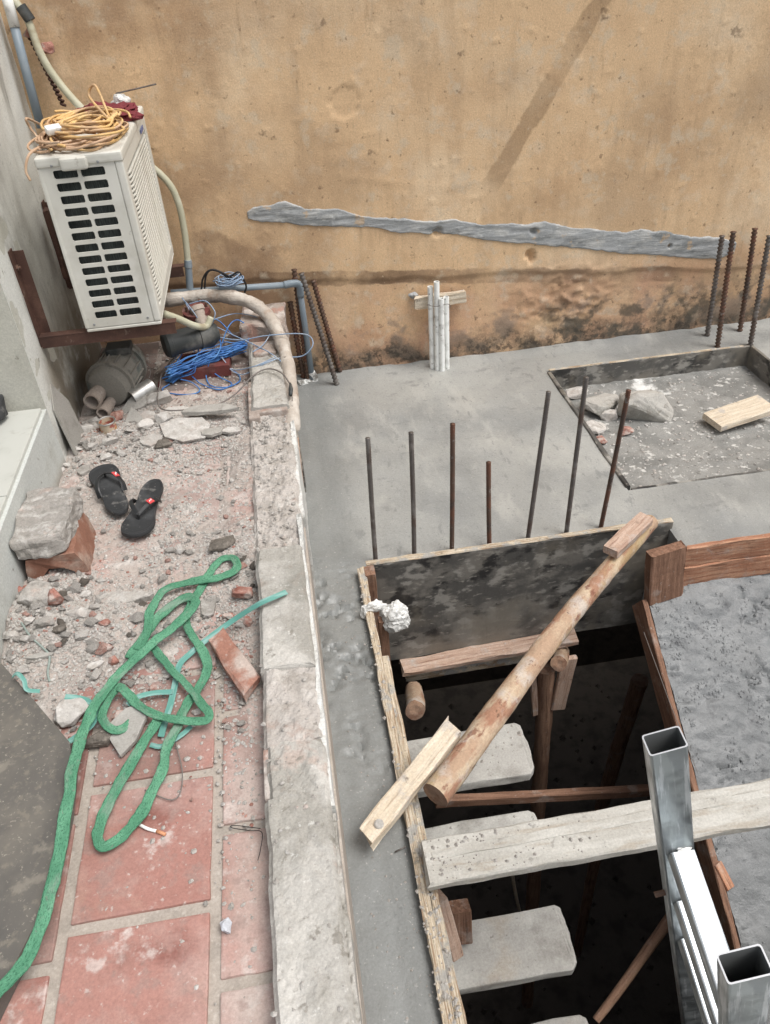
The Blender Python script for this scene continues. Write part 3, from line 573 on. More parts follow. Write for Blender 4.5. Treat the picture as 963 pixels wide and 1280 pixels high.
# cement band
up_ = [(25, 80), (40, 70), (60, 64), (95, 60), (130, 70), (190, 74), (250, 84), (350, 96), (400, 90), (450, 97), (520, 98), (560, 95), (600, 104), (650, 107), (700, 114), (740, 106), (800, 116), (870, 122), (905, 130)]
lo_ = [(25, 88), (40, 95), (60, 97), (95, 99), (130, 105), (190, 107), (250, 106), (300, 117), (350, 118), (400, 120), (450, 130), (550, 139), (650, 148), (700, 156), (760, 158), (800, 163), (870, 165), (905, 150)]
cv = lambda L: np.array([tuple(YV(x / 1.431 + 290, y / 1.431 + 210, YW))[0::2] for x, y in L])
U_, L_ = cv(up_), cv(lo_); bx = np.linspace(U_[0, 0], U_[-1, 0], 340); uz = np.interp(bx, U_[:, 0], U_[:, 1]); lz = np.interp(bx, L_[:, 0], L_[:, 1])
uz = uz + .034 * (fbm(bx * 13, bx * 0, 4, 61) - .5); lz = lz + .014 * (fbm(bx * 26, bx * 0 + 5, 4, 62) - .5)
K = 17; tt = np.linspace(0, 1, K); BX = np.repeat(bx[:, None], K, 1); BZ = lz[:, None] * (1 - tt) + uz[:, None] * tt
prof = (np.minimum(1, np.minimum(tt / .05, (1 - tt) / .09)))[None, :]; bd = .001 + prof * (.0025 + .0065 * (fbm(BX * 8 + BZ * 20, BZ * 60, 3, 63) - .3))
bd[:, 0] = -.02; bd[:, -1] = -.02; bd[0] = -.02; bd[-1] = -.02
wz = wall_d(BX, BZ); V = np.stack([BX, YW - wz - bd, BZ], -1).reshape(-1, 3); idx = np.arange(V.shape[0]).reshape(BX.shape)
F = np.stack([idx[:-1, :-1].ravel(), idx[1:, :-1].ravel(), idx[1:, 1:].ravel(), idx[:-1, 1:].ravel()], 1)
mob('cement_band', V, F, M_cem, bw, True)

# ---- left wall, reveal, sill
lw = thing('left_wall', (XL - .1, 3.0, 0), 'dirty white plastered wall at the left carrying the air conditioner', 'wall')
Yr = 2.555
ys_ = steps(Yr, YW + .02, .02); zz = merge(steps(-.05, 1.5, .02), steps(1.5, 3.3, .2)); Yg, Zg = np.meshgrid(ys_, zz, indexing='ij')
dd = .012 * (fbm(Yg * 4, Zg * 3, 3, 71) - .5) + .006 * (fbm(Yg * 15, Zg * 15, 3, 72) - .5); dd[0] = 0
V = np.stack([XL + dd, Yg, Zg], -1).reshape(-1, 3); idx = np.arange(V.shape[0]).reshape(Yg.shape)
F = np.stack([idx[:-1, :-1].ravel(), idx[1:, :-1].ravel(), idx[1:, 1:].ravel(), idx[:-1, 1:].ravel()], 1)
mob('plaster_face', V, F, M_white, lw, True)
mob('reveal', *boxv(XL - .9, XL - .0005, Yr + .0005, Yr + .3, .225, 3.3), M_reveal, lw)
mob('wall_core', *boxv(XL - .9, XL - .012, Yr + .004, YW + .2, -.45, 3.29), M_white, lw)
sl = mob('door_sill', *boxv(XL - 1.6, XL, -1.5, Yr + .0, -.4, .225), M_sill); tag(sl, 'raised white painted door sill along the left edge, chipped', 'sill')
for i, (y0, y1) in enumerate(((2.02, 2.54), (1.50, 2.015), (.98, 1.495), (.46, .975))):
    for j, (x0, x1) in enumerate(((XL - .52, XL - .012), (XL - 1.04, XL - .525))): bbox('floor_tile', x0, x1, y0, y1, .21, .24, M_marble, sl, .002, 1)
tag(meshobj('dark_shoe', hullmesh(.1, .16, .09, 5), M_black, Matrix.Translation((XL - .155, 2.49, .28))), 'dark object cut off by the left edge on the white tiled sill', 'shoe')

# ---- kerb wall between terrace and slab
kw = thing('kerb_wall', (-.11, 1.7, ZS), 'low broken masonry kerb between the red terrace and the wet slab', 'kerb wall')
def kerb_seg(name, y0, y1, zt, x0, x1, amp, m, seed, zj=0., rag=.0, wall_m=None):
    n_ = max(6, int((y1 - y0) / .006)); yy = np.linspace(y0, y1, n_)
    xl = x0 + .012 * (fbm(yy * 14, yy * 0, 3, seed) - .5); xr = x1 + .010 * (fbm(yy * 12, yy * 0 + 3, 3, seed + 1) - .5); K = 30; tt = np.linspace(0, 1, K)
    Xk = xl[:, None] * (1 - tt) + xr[:, None] * tt; Yk = np.repeat(yy[:, None], K, 1) + rag * (fbm(Xk * 22, np.repeat(yy[:, None], K, 1) * 3, 3, seed + 3) - .5)
    Zk = zt + amp * 2 * (fbm(Xk * 16, Yk * 16, 4, seed + 2) - .5) + amp * 1.2 * (fbm(Xk * 60, Yk * 60, 3, seed + 4) - .5) + zj * (Yk - y0)
    Zk -= .012 * np.maximum(sst(.08, 0, tt), sst(.94, 1, tt))[None, :]
    top = np.stack([Xk, Yk, Zk], -1)
    ring = [np.concatenate([[[top[i, 0, 0], top[i, 0, 1], ZS - .06]], top[i], [[top[i, -1, 0], top[i, -1, 1], ZS - .06]]]) for i in range(n_)]
    V = np.concatenate(ring); w = K + 2; F = [(i * w + j, i * w + j + 1, (i + 1) * w + j + 1, (i + 1) * w + j) for i in range(n_ - 1) for j in range(w - 1)]
    F += [tuple(range(w - 1, -1, -1)), tuple(range((n_ - 1) * w, n_ * w))]
    return mob(name, V, F, m, kw, False)
KX0, KX1 = -.188, -.052
kerb_seg('mortar_cap', -.6, .98, .072, KX0, KX1, .006, M_mortar, 81, rag=.02)
kerb_seg('mortar_cap', .978, 1.122, .068, KX0 + .006, KX1, .008, M_mortar, 84, rag=.03)
kerb_seg('mortar_cap', 1.118, 1.348, .066, KX0 + .002, KX1, .009, M_mortar_b, 87, rag=.04)
kerb_seg('mortar_cap', 1.34, 1.80, .076, KX0, KX1, .004, M_mortar, 90, rag=.02)
kerb_seg('broken_core', 1.79, 2.66, .042, KX0 - .01, KX1 + .006, .016, M_mortar_b, 93)
kerb_seg('mortar_cap', 2.655, 3.28, .075, KX0, KX1 + .01, .008, M_mortar, 96)
kerb_seg('lime_edge', .95, 1.98, .058, KX1 - .008, KX1 + .007, .010, M_lime, 99)
kerb_seg('lime_edge', -.6, .945, .045, KX1 - .008, KX1 + .009, .014, M_mortar, 105)
kerb_seg('lime_edge', 1.985, 2.65, .03, KX1, KX1 + .018, .012, M_lime, 102)
# brick faces showing along the kerb
for i, (x0, x1, y0, y1, z0, z1) in enumerate(((KX0 + .012, KX1, 2.632, 2.70, .0, .062), (KX0 - .012, KX0 + .03, 2.60, 2.9, -.0, .06), (KX0 - .004, KX0 + .03, .99, 1.12, .01, .056), (KX0 + .02, KX1 - .02, 3.08, 3.2, .04, .0895))):
    o = bbox('brick', x0, x1, y0, y1, z0, z1, M_brick_dusty, kw, .006, 2)
# loose board and black former stuck between kerb and slab
t = tag(plank('edging_strip', YV(372, 548, 2.78), YV(377, 600, 2.45), .012, .10, M_wood_pink), 'short pale strip of board wedged between the kerb and wet slab', 'board')
t = tag(plank('edging_strip', G(375, 565, ZS + .08), G(380, 605, ZS + .05), .014, .14, M_film), 'short black stub of formwork wedged between kerb and wet slab', 'board')

# ================================================================== STAIR OPENING
# ---- formwork on the left
t = thing('stair_side_formwork', (.135, 1.2, ZS - .3), 'long plywood formwork board along the left side of the stair opening', 'formwork board')
plank('board', (.126, .15, ZS - .15), (.128, 2.03, ZS - .15), .022, .345, M_film, t, jit=.001)
plank('top_edge', (.1265, .15, ZS + .026), (.1285, 2.03, ZS + .026), .024, .008, M_ply_edge, t, jit=.003)
plank('stiffener', (.150, .15, ZS - .03), (.150, 1.62, ZS - .03), .022, .10, M_ply_edge, t, jit=.003)
plank('batten', (.156, 2.005, ZS - .30), (.156, 2.005, ZS + .032), .036, .05, M_wood_red, t, up=(0, 1, 0))
plank('batten', (.168, 1.80, ZS - .32), (.168, 1.80, ZS - .0), .03, .03, M_wood_red, t, up=(0, 1, 0))
cr = Acc(); rr = random.Random(5)
for i in range(260):      # cement crumbs stuck on the board top
    y = rr.uniform(.3, 2.03) if rr.random() < .5 else rr.uniform(.3, 1.0); x = .1265 + rr.uniform(-.016, .03 if y < 1.6 else .012); s_ = rr.uniform(.002, .0075); z = ZS + (.03 if x < .139 else .021)
    V = [(x + math.cos(k_) * s_ * rr.uniform(.6, 1.2), y + math.sin(k_) * s_ * rr.uniform(.6, 1.4), z - .001) for k_ in (0, 1.5, 3.1, 4.6)] + [(x, y, z + s_ * .6)]
    cr.add(V, [(0, 1, 4), (1, 2, 4), (2, 3, 4), (3, 0, 4)])
o = cr.obj('cement_crumbs', M_ck_grey, t); o['kind'] = 'stuff'
# crumpled plastic bag tied on the board
t = thing('plastic_bag', (.17, 1.86, ZS), 'crumpled white plastic bag tied over the corner of the left formwork board', 'bag')
def blob(name, c_, s_, seed, m, parent, amp=.25, sub=4):
    bm = bmesh.new(); bmesh.ops.create_icosphere(bm, subdivisions=sub, radius=1)
    for v in bm.verts:
        n_ = v.co.normalized(); d = 1 + amp * mnoise.noise(n_ * 1.6 + Vector((seed, 0, 0))) + amp * .8 * abs(mnoise.noise(n_ * 4.2 + Vector((0, seed, 0)))) + amp * .3 * mnoise.noise(n_ * 10)
        v.co = Vector(c_) + Vector((n_.x * s_[0], n_.y * s_[1], n_.z * s_[2])) * d
    return bob(name, bm, m, parent, False)
blob('bag_body', (.208, 1.80, ZS + .000), (.047, .038, .05), 3, M_plastic, t, .3)
blob('bag_knot', (.148, 1.825, ZS + .038), (.03, .014, .016), 8, M_plastic, t, .5, 3)
blob('bag_tail', (.112, 1.82, ZS + .02), (.011, .013, .03), 11, M_plastic, t, .5, 3)

# ---- far formwork (black film faced plywood)
YF = 2.045
t = thing('far_formwork', (.7, YF, ZS - .5), 'wide black film faced plywood board closing the far side of the stair opening', 'formwork board')
plank('board', (.158, YF, ZS - .225), (1.262, YF, ZS - .225), .018, .5, M_film, t, jit=.0015)
plank('top_edge', (.150, YF + .001, ZS + .029), (1.262, YF + .001, ZS + .029), .021, .008, M_ply_edge, t, jit=.003)
plank('lower_batten', (.245, YF - .045, ZS - .485), (.93, YF - .045, ZS - .455), .07, .026, M_wood_pink, t, jit=.004)
plank('lower_rail', (.26, YF - .01, ZS - .57), (.80, YF - .01, ZS - .56), .02, .06, M_ply_edge, t)
# right slab edge board with cleat block
t = thing('slab_edge_board', (1.7, HYR, ZS - .1), 'orange brown plank facing the slab edge above the rough sloping concrete', 'formwork board')
plank('board', (1.262, HYR - .012, ZS - .034), (2.7, HYR - .012, ZS - .030), .022, .085, M_wood_orange, t, jit=.003)
plank('board', (1.262, HYR - .016, ZS - .125), (2.7, HYR - .016, ZS - .121), .022, .092, M_wood_orange, t, jit=.003)
t = tag(plank('cleat_block', YV(829, 746, 1.885), YV(833, 686, 1.90), .135, .045, M_wood_red, up=(.12, -1, 0), ch=.005, jit=.002), 'square brown timber block nailed at the corner of the black board', 'wood block')
# slop of wet concrete along the foot of the orange board
# ---- log propped over the opening with two cleats
LA, LB = G(543, 995, ZS + .085), G(812, 652, ZS + .075)
lg = logm('round_log', LA, LB, .036, .028, M_bark, seed=4, bend=.014)
tag(lg, 'peeled crooked log lying diagonally across the stair opening', 'log')
tag(plank('sawn_batten', G(458, 1048, ZS + .075), G(568, 910, ZS + .105), .055, .03, M_wood_pale, jit=.003, skew=.02), 'pale sawn wood offcut lying at the lower end of the diagonal log', 'wood offcut')
tag(plank('sawn_batten', G(763, 690, ZS + .13), G(807, 648, ZS + .125), .055, .03, M_wood_pink, jit=.003), 'short reddish wood offcut at the upper end of the diagonal log', 'wood offcut')
nl = lathe('bolt_head', G(474, 1030, ZS + .092), G(474, 1030, ZS + .098), [(0, .012), (.004, .012), (.006, .009), (.006, 0)], M_ck_grey, n_=10); tag(nl, 'round grey lump of cement stuck on the pale wood offcut', 'cement lump')

# ---- stairs
st = thing('staircase', (.36, 1.0, -1.2), 'grey concrete stair treads stepping down inside the dark opening', 'stairs')
def tread(y0, y1, x1, zt, th=.042, x0=.16, seed=1, cut=.02):
    pts = [(x0, y0), (x1 - cut, y0 - .004), (x1 - .004, y0 + cut * .7), (x1 + .002, (y0 + y1) / 2), (x1, y1 - .012), (x1 - .015, y1), (x0, y1)]
    return prism('tread', pts, zt - th, zt, M_tread, st, bev=.006, jit=.0028, sub=4, seed=seed)
tread(1.275, 1.455, .533, -.46, .036, seed=1); tread(1.135, 1.257, .526, -.62, seed=2); tread(.868, 1.042, .546, -.78, .04, seed=3); tread(.64, .81, .556, -.94, seed=4); tread(.44, .61, .556, -1.10, seed=5)
plank('bearer', (.15, .55, -1.08), (.15, 1.45, -.52), .03, .05, M_wood_dark, st)
rr = random.Random(9)
for zt, y0, y1, n_ in ((-.46, 1.30, 1.45, 44), (-.62, 1.12, 1.25, 22)):
    cr = Acc()
    for i in range(n_):
        x, y, s_ = rr.uniform(.25, .52), rr.uniform(y0, y1), rr.choice((.003, .004, .005, .006, .011))
        V = [(x + math.cos(k_) * s_ * rr.uniform(.6, 1.2), y + math.sin(k_) * s_ * rr.uniform(.6, 1.2), zt - .001) for k_ in (0, 1.3, 2.6, 3.8, 5.1)] + [(x + s_ * .2, y, zt + s_ * .8)]
        cr.add(V, [(0, 1, 5), (1, 2, 5), (2, 3, 5), (3, 4, 5), (4, 0, 5)])
    o = cr.obj('crumbs', M_ck_grey, st); o['kind'] = 'stuff'
# timber pieces under the opening
def lg_(name, A, B, r0, r1, lab, seed, m=M_wood_dark): o = logm(name, A, B, r0, r1, m, seed=seed, bend=.004); tag(o, lab, 'log'); return o
lg_('log_stub', YV(517, 862, 1.93), G(519, 888, -.63), .034, .034, 'short sawn log end sticking out under the left end of the pinkish batten', 21, M_bark)
lg_('log_stub', YV(702, 815, 2.02), YV(699, 829, 1.86), .03, .03, 'short log end under the right end of the pinkish batten', 22, M_bark)
lg_('timber_prop', YV(683, 835, 1.96), YV(688, 1270, 1.62) + Vector((0, .3, -.8)), .034, .036, 'upright round brown timber prop in the middle of the stair opening', 23)
lg_('timber_prop', YV(800, 850, 2.35), YV(752, 1010, 2.5), .04, .04, 'slanting dim timber prop deep in the dark on the right of the opening', 24)
lg_('timber_prop', YV(748, 1060, 1.75), YV(722, 1190, 1.9), .026, .024, 'thin slanting pole in the dark below the grey bridging plank', 25)
lg_('timber_prop', YV(640, 1090, 1.9), YV(650, 1140, 1.95), .009, .009, 'thin yellowish stick hanging in the dark under the bridging plank', 26, M_wood_pale)
lg_('timber_prop', G(850, 1130, -1.5), G(745, 1275, -1.7), .022, .015, 'crooked dark branch low in the bottom right of the opening', 27)
def pl_(name, A, B, w, h, m, lab, cat='wood piece', **kw): return tag(plank(name, A, B, w, h, m, **kw), lab, cat)
pl_('timber_strut', YV(712, 822, 1.93), YV(697, 885, 1.93), .06, .02, M_wood_pink, 'pinkish split wood strip hanging beside the right log end', up=(0, 1, 0))
pl_('timber_strut', YV(666, 836, 1.95), YV(669, 892, 1.95), .026, .02, M_wood_pink, 'narrow pale wood strip hanging left of the upright prop', up=(0, 1, 0))
pl_('cross_beam', YV(545, 1002, 1.66), YV(812, 988, 1.66), .03, .045, M_wood_red, 'brown horizontal beam crossing the dark opening behind the top tread', 'beam', up=(0, 0, 1))
pl_('form_strut', G(547, 1120, -.42), G(567, 1190, -.60), .035, .05, M_wood_pink, 'pinkish split wood strip against the side board above the wide tread')
pl_('form_block', YV(575, 1133, 1.03), YV(577, 1172, .99), .055, .05, M_wood_red, 'brown wood block stub beside the side board above the wide tread', up=(0, 1, 0))
# bridging plank
PA, PB = G(531, 1082, ZS + .062), G(1010, 995, ZS + .055)
t = thing('bridging_plank', (PA + PB) / 2, 'long pale cement coated plank bridging the stair opening', 'plank')
plank('board', PA, PB, .112, .026, M_plankc, t, jit=.0025, ch=.004)
M_, L__ = frame(PA, PB)
cr = Acc(); rr = random.Random(12)
for i in range(150):
    lx = -L__ / 2 + abs(rr.gauss(0, .22)); 
    if lx > L__ / 2: continue
    ly, s_ = rr.uniform(-.05, .05), rr.choice((.002, .003, .003, .004, .007)); x, y = lx, ly
    V = [M_ @ Vector((x + math.cos(k_) * s_ * rr.uniform(.6, 1.2), y + math.sin(k_) * s_ * rr.uniform(.6, 1.2), .012)) for k_ in (0, 1.3, 2.6, 3.8, 5.1)] + [M_ @ Vector((x, y, .013 + s_ * .7))]
    cr.add(V, [(0, 1, 5), (1, 2, 5), (2, 3, 5), (3, 4, 5), (4, 0, 5)])
o = cr.obj('crumbs', M_ck_grey, t); o['kind'] = 'stuff'
plank('raised_rib', M_ @ Vector((-L__ / 2 + .02, .012, .0135)), M_ @ Vector((L__ / 2 - .02, .02, .0135)), .022, .005, M_plankc, t, jit=.003, ch=.002)

# ---- galvanised railing frame
rf = thing('steel_railing_frame', (.6, .62, -.9), 'shiny galvanised square tube railing frame leaning in the lower right', 'railing')
def hollow(name, A, B, w, h, up, th=.0022, parent=None, m=M_galv):
    M, L = frame(A, B, up); V = []; F = []
    def ring(x, w_, h_, c_):
        out = []
        for sx, sy in ((1, 1), (-1, 1), (-1, -1), (1, -1)):
            for k_ in range(3):
                a0 = {(1, 1): 0, (-1, 1): 90, (-1, -1): 180, (1, -1): 270}[(sx, sy)] + k_ * 45
                out.append((x, sx * (w_ / 2 - c_) + c_ * math.cos(R(a0)), sy * (h_ / 2 - c_) + c_ * math.sin(R(a0))))
        return out
    V = ring(-L / 2, w, h, .004) + ring(L / 2, w, h, .004) + ring(L / 2, w - 2 * th, h - 2 * th, .003) + ring(L / 2 - min(.3, L * .9), w - 2 * th, h - 2 * th, .003); n_ = 12
    for i in (0,):
        for j in range(n_): F.append((i * n_ + j, i * n_ + (j + 1) % n_, (i + 1) * n_ + (j + 1) % n_, (i + 1) * n_ + j))
    F.append(tuple(reversed(range(n_))))
    o = mob(name, V[:24], F, m, parent, False, None, M)
    rim = [(j, (j + 1) % n_, n_ + (j + 1) % n_, n_ + j) for j in range(n_)]
    mob('rim', V[12:36], rim, M_galv_rim, o, False, None, M)
    inn = [(j, (j + 1) % n_, n_ + (j + 1) % n_, n_ + j) for j in range(n_)] + [tuple(range(n_, 2 * n_))]
    mob('bore', V[24:48], inn, M_galv_in, o, False, None, M)
    return o
P1T, P1M = DV(831, 926, 1.17), DV(843, 1046, 1.395)
p1d = (P1M - P1T).normalized(); P1B = P1T + p1d * 2.6
view_r = Vector(RW @ np.array([1, -.14, 0.05]))
wx = view_r - p1d * view_r.dot(p1d); nrm = p1d.cross(wx).normalized()
hollow('post', P1B, P1T, .058, .036, nrm, parent=rf)
off = DV(931, 1205, .985) - P1T
hollow('post', P1B + off, P1T + off, .058, .036, nrm, parent=rf)
for k_, s_ in enumerate((.365, .60, .82)):
    a_ = P1T + p1d * s_ + wx.normalized() * .004; b_ = a_ + off * .94
    d_ = (b_ - a_).normalized()
    hollow('rail', a_ + d_ * .02, b_ + off * .0, .044, .03, Vector((0, 0, 1)), parent=rf)
lathe('bolt', P1T + p1d * .585 - wx.normalized() * .05, P1T + p1d * .585, [(0, 0), (0, .006), (.03, .006), (.05, .006)], M_rust, rf, n_=8)
blob('weld', tuple(P1T + p1d * .355 + wx.normalized() * .005 - nrm * .02 * 0), (.026, .02, .008), 5, M_can, rf, .4, 3)

# ================================================================== REBAR, PIPES
def rebar(base, top, r, lab, grp, m=M_rust, pitch=.009, name='rebar', cap=True):
    A, B = Vector(base), Vector(top); L = (B - A).length; n_ = int(L / pitch); P = []; rad = []
    bw_ = (B - A).orthogonal().normalized() * random.uniform(-.004, .004)
    for i in range(n_ * 3 + 1):
        t_ = i / (n_ * 3); P.append(A.lerp(B, t_) + bw_ * math.sin(t_ * 3.14)); rad.append(r * (1.32 if i % 3 == 0 else .86))
    o = tube(name, P, rad, m, None, 8); tag(o, lab, 'rebar', grp)
    return o
ordn = ('leftmost', 'second from the left', 'third from the left', 'shortest, fourth from left,', 'fifth from the left', 'sixth from the left', 'rightmost')
for i, (b_, t_) in enumerate((((470, 702), (460, 548)), ((518, 695), (514, 541)), ((565, 688), (566, 530)), ((612, 682), (611, 578)), ((660, 674), (686, 490)), ((708, 667), (733, 472)), ((751, 660), (786, 488)))):
    B_ = G(*b_, ZS - .0); T_ = YV(*t_, B_.y); rebar(B_ - (T_ - B_) * .06, T_, .0068, '%s of seven thin bars standing behind the black board' % ordn[i], 'starter bars behind the far formwork', M_rust if i in (2, 6, 3) else M_steel, .006)
ordr = ('first from the left', 'second from the left', 'third from the left', 'rightmost')
for i, (b_, t_) in enumerate((((884, 420), (903, 295)), ((897, 434), (917, 290)), ((925, 414), (944, 286)), ((938, 432), (962, 295)))):
    B_ = G(*b_, ZS); T_ = YV(*t_, B_.y); rebar(B_ - (T_ - B_) * .06, T_, .0115, '%s of the four thick ribbed bars by the wall at the right' % ordr[i], 'column bars at the right', M_steel if i in (0, 3) else M_rust, .019)
for i, (b_, t_, lab) in enumerate((((386, 476), (368, 337), 'tall ribbed bar standing behind the bent grey pipe'), ((421, 480), (377, 342), 'thick ribbed bar leaning left just right of the bent grey pipe'), ((426, 466), (392, 351), 'thick ribbed bar leaning left against the wall, farthest right of its three'), ((380, 474), (363, 378), 'short rusty ribbed bar hidden between foam pipe and grey pipe'))):
    B_ = G(*b_, ZS); T_ = YV(*t_, min(B_.y, YW - .03)); rebar(B_, T_, .0115, lab, 'bars by the grey pipe', M_steel if i == 1 else M_rust, .019)
# PVC sleeves by the wall
ordp = ('leftmost, thickest cut', 'tallest', 'third from the left', 'rightmost')
for i, (b_, t_) in enumerate((((541, 460), (538, 358)), ((547, 462), (546, 352)), ((553, 463), (552, 373)), ((559, 460), (558, 371)))):
    B_ = G(*b_, ZS); T_ = YV(*t_, B_.y)
    o = lathe('pvc_sleeve', B_ - Vector((0, 0, .05)), T_, [(0, .0135), ((T_ - B_).length + .05, .0135), ((T_ - B_).length + .05, .0105), ((T_ - B_).length - .1, .0105), ((T_ - B_).length - .1, 0)], M_wpvc, n_=16)
    tag(o, '%s of four dirty white pipes standing by the wall' % ('leftmost', 'second and tallest', 'third from the left', 'rightmost')[i], 'pipe', 'white pipes by the wall')
tag(plank('tie_stick', YV(519, 379, 3.50), YV(582, 370, 3.50), .03, .056, M_wood_pale, jit=.004), 'short pale stick tied behind the white pipes', 'stick')
tag(tube('tie_wire', crom([YV(534, 381, 3.44), YV(545, 383, 3.425), YV(560, 380, 3.42), YV(563, 384, 3.46), YV(548, 380, 3.5), YV(534, 381, 3.44)], 6), .0016, M_greywire, n_=5), 'thin wire lashing the white pipes to the stick', 'wire')
tag(meshobj('mortar_dab', hullmesh(.05, .02, .04, 77), M_cem, Matrix.Translation(YV(517, 369, YW - .005))), 'grey dab of mortar on the wall left of the tied stick', 'mortar')

# grey pipe
gp = thing('grey_water_pipe', G(392, 478, ZS), 'bent grey plastic water pipe rising from the slab and running left', 'pipe')
T_ = YV(374, 355, 3.468); B_ = G(391, 476, ZS)
tube('pipe', [B_ - Vector((0, 0, .03)), B_.lerp(T_, .5), B_.lerp(T_, .9)], .014, M_gpvc, gp, 14)
Lf = YV(214, 366, 3.45)
tube('elbow', crom([B_.lerp(T_, .88), T_ + Vector((.0, 0, -.005)), T_.lerp(Lf, .05) + Vector((0, 0, .004)), T_.lerp(Lf, .12)], 6), .0168, M_gpvc, gp, 14)
tube('pipe', [T_.lerp(Lf, .1), T_.lerp(Lf, .5), Lf], .014, M_gpvc, gp, 14)
tube('elbow', crom([B_.lerp(T_, .1), B_ + Vector((.012, 0, .004)), B_ + Vector((-.03, -.01, 0)), G(373, 480, ZS + .01)], 6), .0175, M_wpvc, gp, 12)
# foam lagged pipe
FP = crom([YV(205, 376, 3.40), YV(245, 371, 3.42), G(285, 371, .24), G(315, 379, .22), G(336, 396, .17), G(351, 424, .12), G(360, 456, .075), G(364, 495, .045), G(366, 530, .01), G(366, 546, -.03)], 8)
tag(tube('lagged_pipe', FP, [.029 * (1 + .05 * math.sin(i * .8) + random.uniform(-.07, .07)) * (1 if i < len(FP) - 5 else .8) for i in range(len(FP))], M_foam, n_=18), 'thick pipe wrapped in pale taped foam curving along the kerb', 'lagged pipe')
# hose behind the AC
hz_ = crom([YV(18, 0, 3.48), YV(35, 25, 3.47), YV(50, 65, 3.45), YV(70, 98, 3.44), YV(105, 138, 3.42), YV(160, 185, 3.46), YV(205, 222, 3.47), YV(222, 250, 3.47), YV(231, 290, 3.47), YV(236, 336, 3.46)], 8)
hs_ = thing('drain_hose', YV(237, 360, 3.46), 'yellowed flexible hose hanging down behind the air conditioner', 'hose')
tube('hose', hz_, .014, M_hose, hs_, 12)
lathe('coupling', YV(235, 325, 3.46), YV(238, 364, 3.455), [(0, 0), (0, .016), (.03, .018), (.03, .0155), (.14, .0155), (.14, 0)], M_gpvc, hs_, n_=14)
lathe('coupling', YV(26, 8, 3.475), YV(33, 18, 3.472), [(0, 0), (0, .02), (.05, .02), (.05, 0)], M_pumpblk, hs_, n_=14)
t = thing('corner_pipe', YV(50, 152, 3.44), 'blue grey pipe running up the corner beside the white wall', 'pipe')
tube('pipe', [YV(52, 160, 3.42), YV(33, 90, 3.44), YV(18, 32, 3.45)], .0165, M_gpvc, t, 14)
tube('sleeve', [YV(19, 34, 3.45), YV(4, -20, 3.46)], .0185, M_wpvc, t, 14)
P = []; A, B = YV(34, 38, 3.50), YV(80, 132, 3.48)
for i in range(160):
    t_ = i / 159; a_ = t_ * 2 * math.pi * 15; P.append(A.lerp(B, t_) + Vector((math.cos(a_) * .006, math.sin(a_) * .006, 0)))
tag(tube('twisted_cable', P, .0055, M_brown, n_=7), 'rust brown twisted cable hanging beside the yellowed hose', 'cable')
for i, (px, py) in enumerate(((37, 42), (60, 60))):
    tag(meshobj('mortar_splash', hullmesh(.05, .035, .04, 60 + i), M_ck_red, Matrix.Translation(YV(px, py, 3.50))), ('small mortar knob on the wall left of the hose', 'small mortar knob on the wall right of the hose')[i], 'mortar')

# ================================================================== AIR CONDITIONER
ax0, ax1, ay0, ay1, az0, az1 = -.703, -.444, 2.70, 3.43, .440, 1.000
ac = thing('air_conditioner', ((ax0 + ax1) / 2, (ay0 + ay1) / 2, az0), 'cream outdoor air conditioner unit mounted on the left wall', 'air conditioner')
# louvred end panel facing the viewer (13 rows of two slots)
def ribbon_panel(name, us, ws, hole, to3, th, m, parent):
    us = merge(us); ws = merge(ws); V = []; F = []; nu, nw = len(us), len(ws)
    for d in (0, th):
        for u in us:
            for w in ws: V.append(to3(u, w, d))
    N = nu * nw; S = lambda i, j: 0 <= i < nu - 1 and 0 <= j < nw - 1 and not hole((us[i] + us[i + 1]) / 2, (ws[j] + ws[j + 1]) / 2)
    ix = lambda i, j: i * nw + j
    for i in range(nu - 1):
        for j in range(nw - 1):
            if not S(i, j): continue
            a_, b_, c_, d_ = ix(i, j), ix(i + 1, j), ix(i + 1, j + 1), ix(i, j + 1); F.append((a_, b_, c_, d_)); F.append((d_ + N, c_ + N, b_ + N, a_ + N))
            for (ii, jj, p, q) in ((i - 1, j, d_, a_), (i + 1, j, b_, c_), (i, j - 1, a_, b_), (i, j + 1, c_, d_)):
                if not S(ii, jj): F.append((q, p, p + N, q + N))
    return mob(name, V, F, m, parent)
W_, H_ = ax1 - ax0, az1 - az0
slots = []
for c0, c1 in ((.165, .485), (.53, .85)):
    for k_ in range(13):
        zc = H_ * (.056 + k_ * .0688) + .012; slots.append((W_ * c0, W_ * c1, zc - .0128, zc + .0128))
slots2 = []
def inrr(u, w):      # slots with rounded corners: corner cells are kept
    for u0, u1, w0, w1 in slots:
        if u0 < u < u1 and w0 < w < w1:
            c_ = .003
            return not ((u < u0 + c_ or u > u1 - c_) and (w < w0 + c_ * .9 or w > w1 - c_ * .9))
    return False
us = [0, W_] + [v for s_ in slots for v in (s_[0], s_[0] + .003, s_[1] - .003, s_[1])]; ws = [0, H_ - .029] + [v for s_ in slots for v in (s_[2], s_[2] + .0027, s_[3] - .0027, s_[3])]
ribbon_panel('end_panel', [u for u in us], ws, inrr, lambda u, w, d: (ax0 + .004 + u * (W_ - .03) / W_, ay0 + d, az0 + w), .006, M_ac, ac)
bbox('coil_block', ax0 + .012, ax1 - .05, ay0 + .03, ay1 - .03, az0 + .01, az1 - .05, M_ac_in, ac, 0)
mob('divider', *boxv(ax0 + .006, ax1 - .034, ay0 + .05, ay0 + .06, az0 + .01, az1 - .05), M_ac_in, ac)
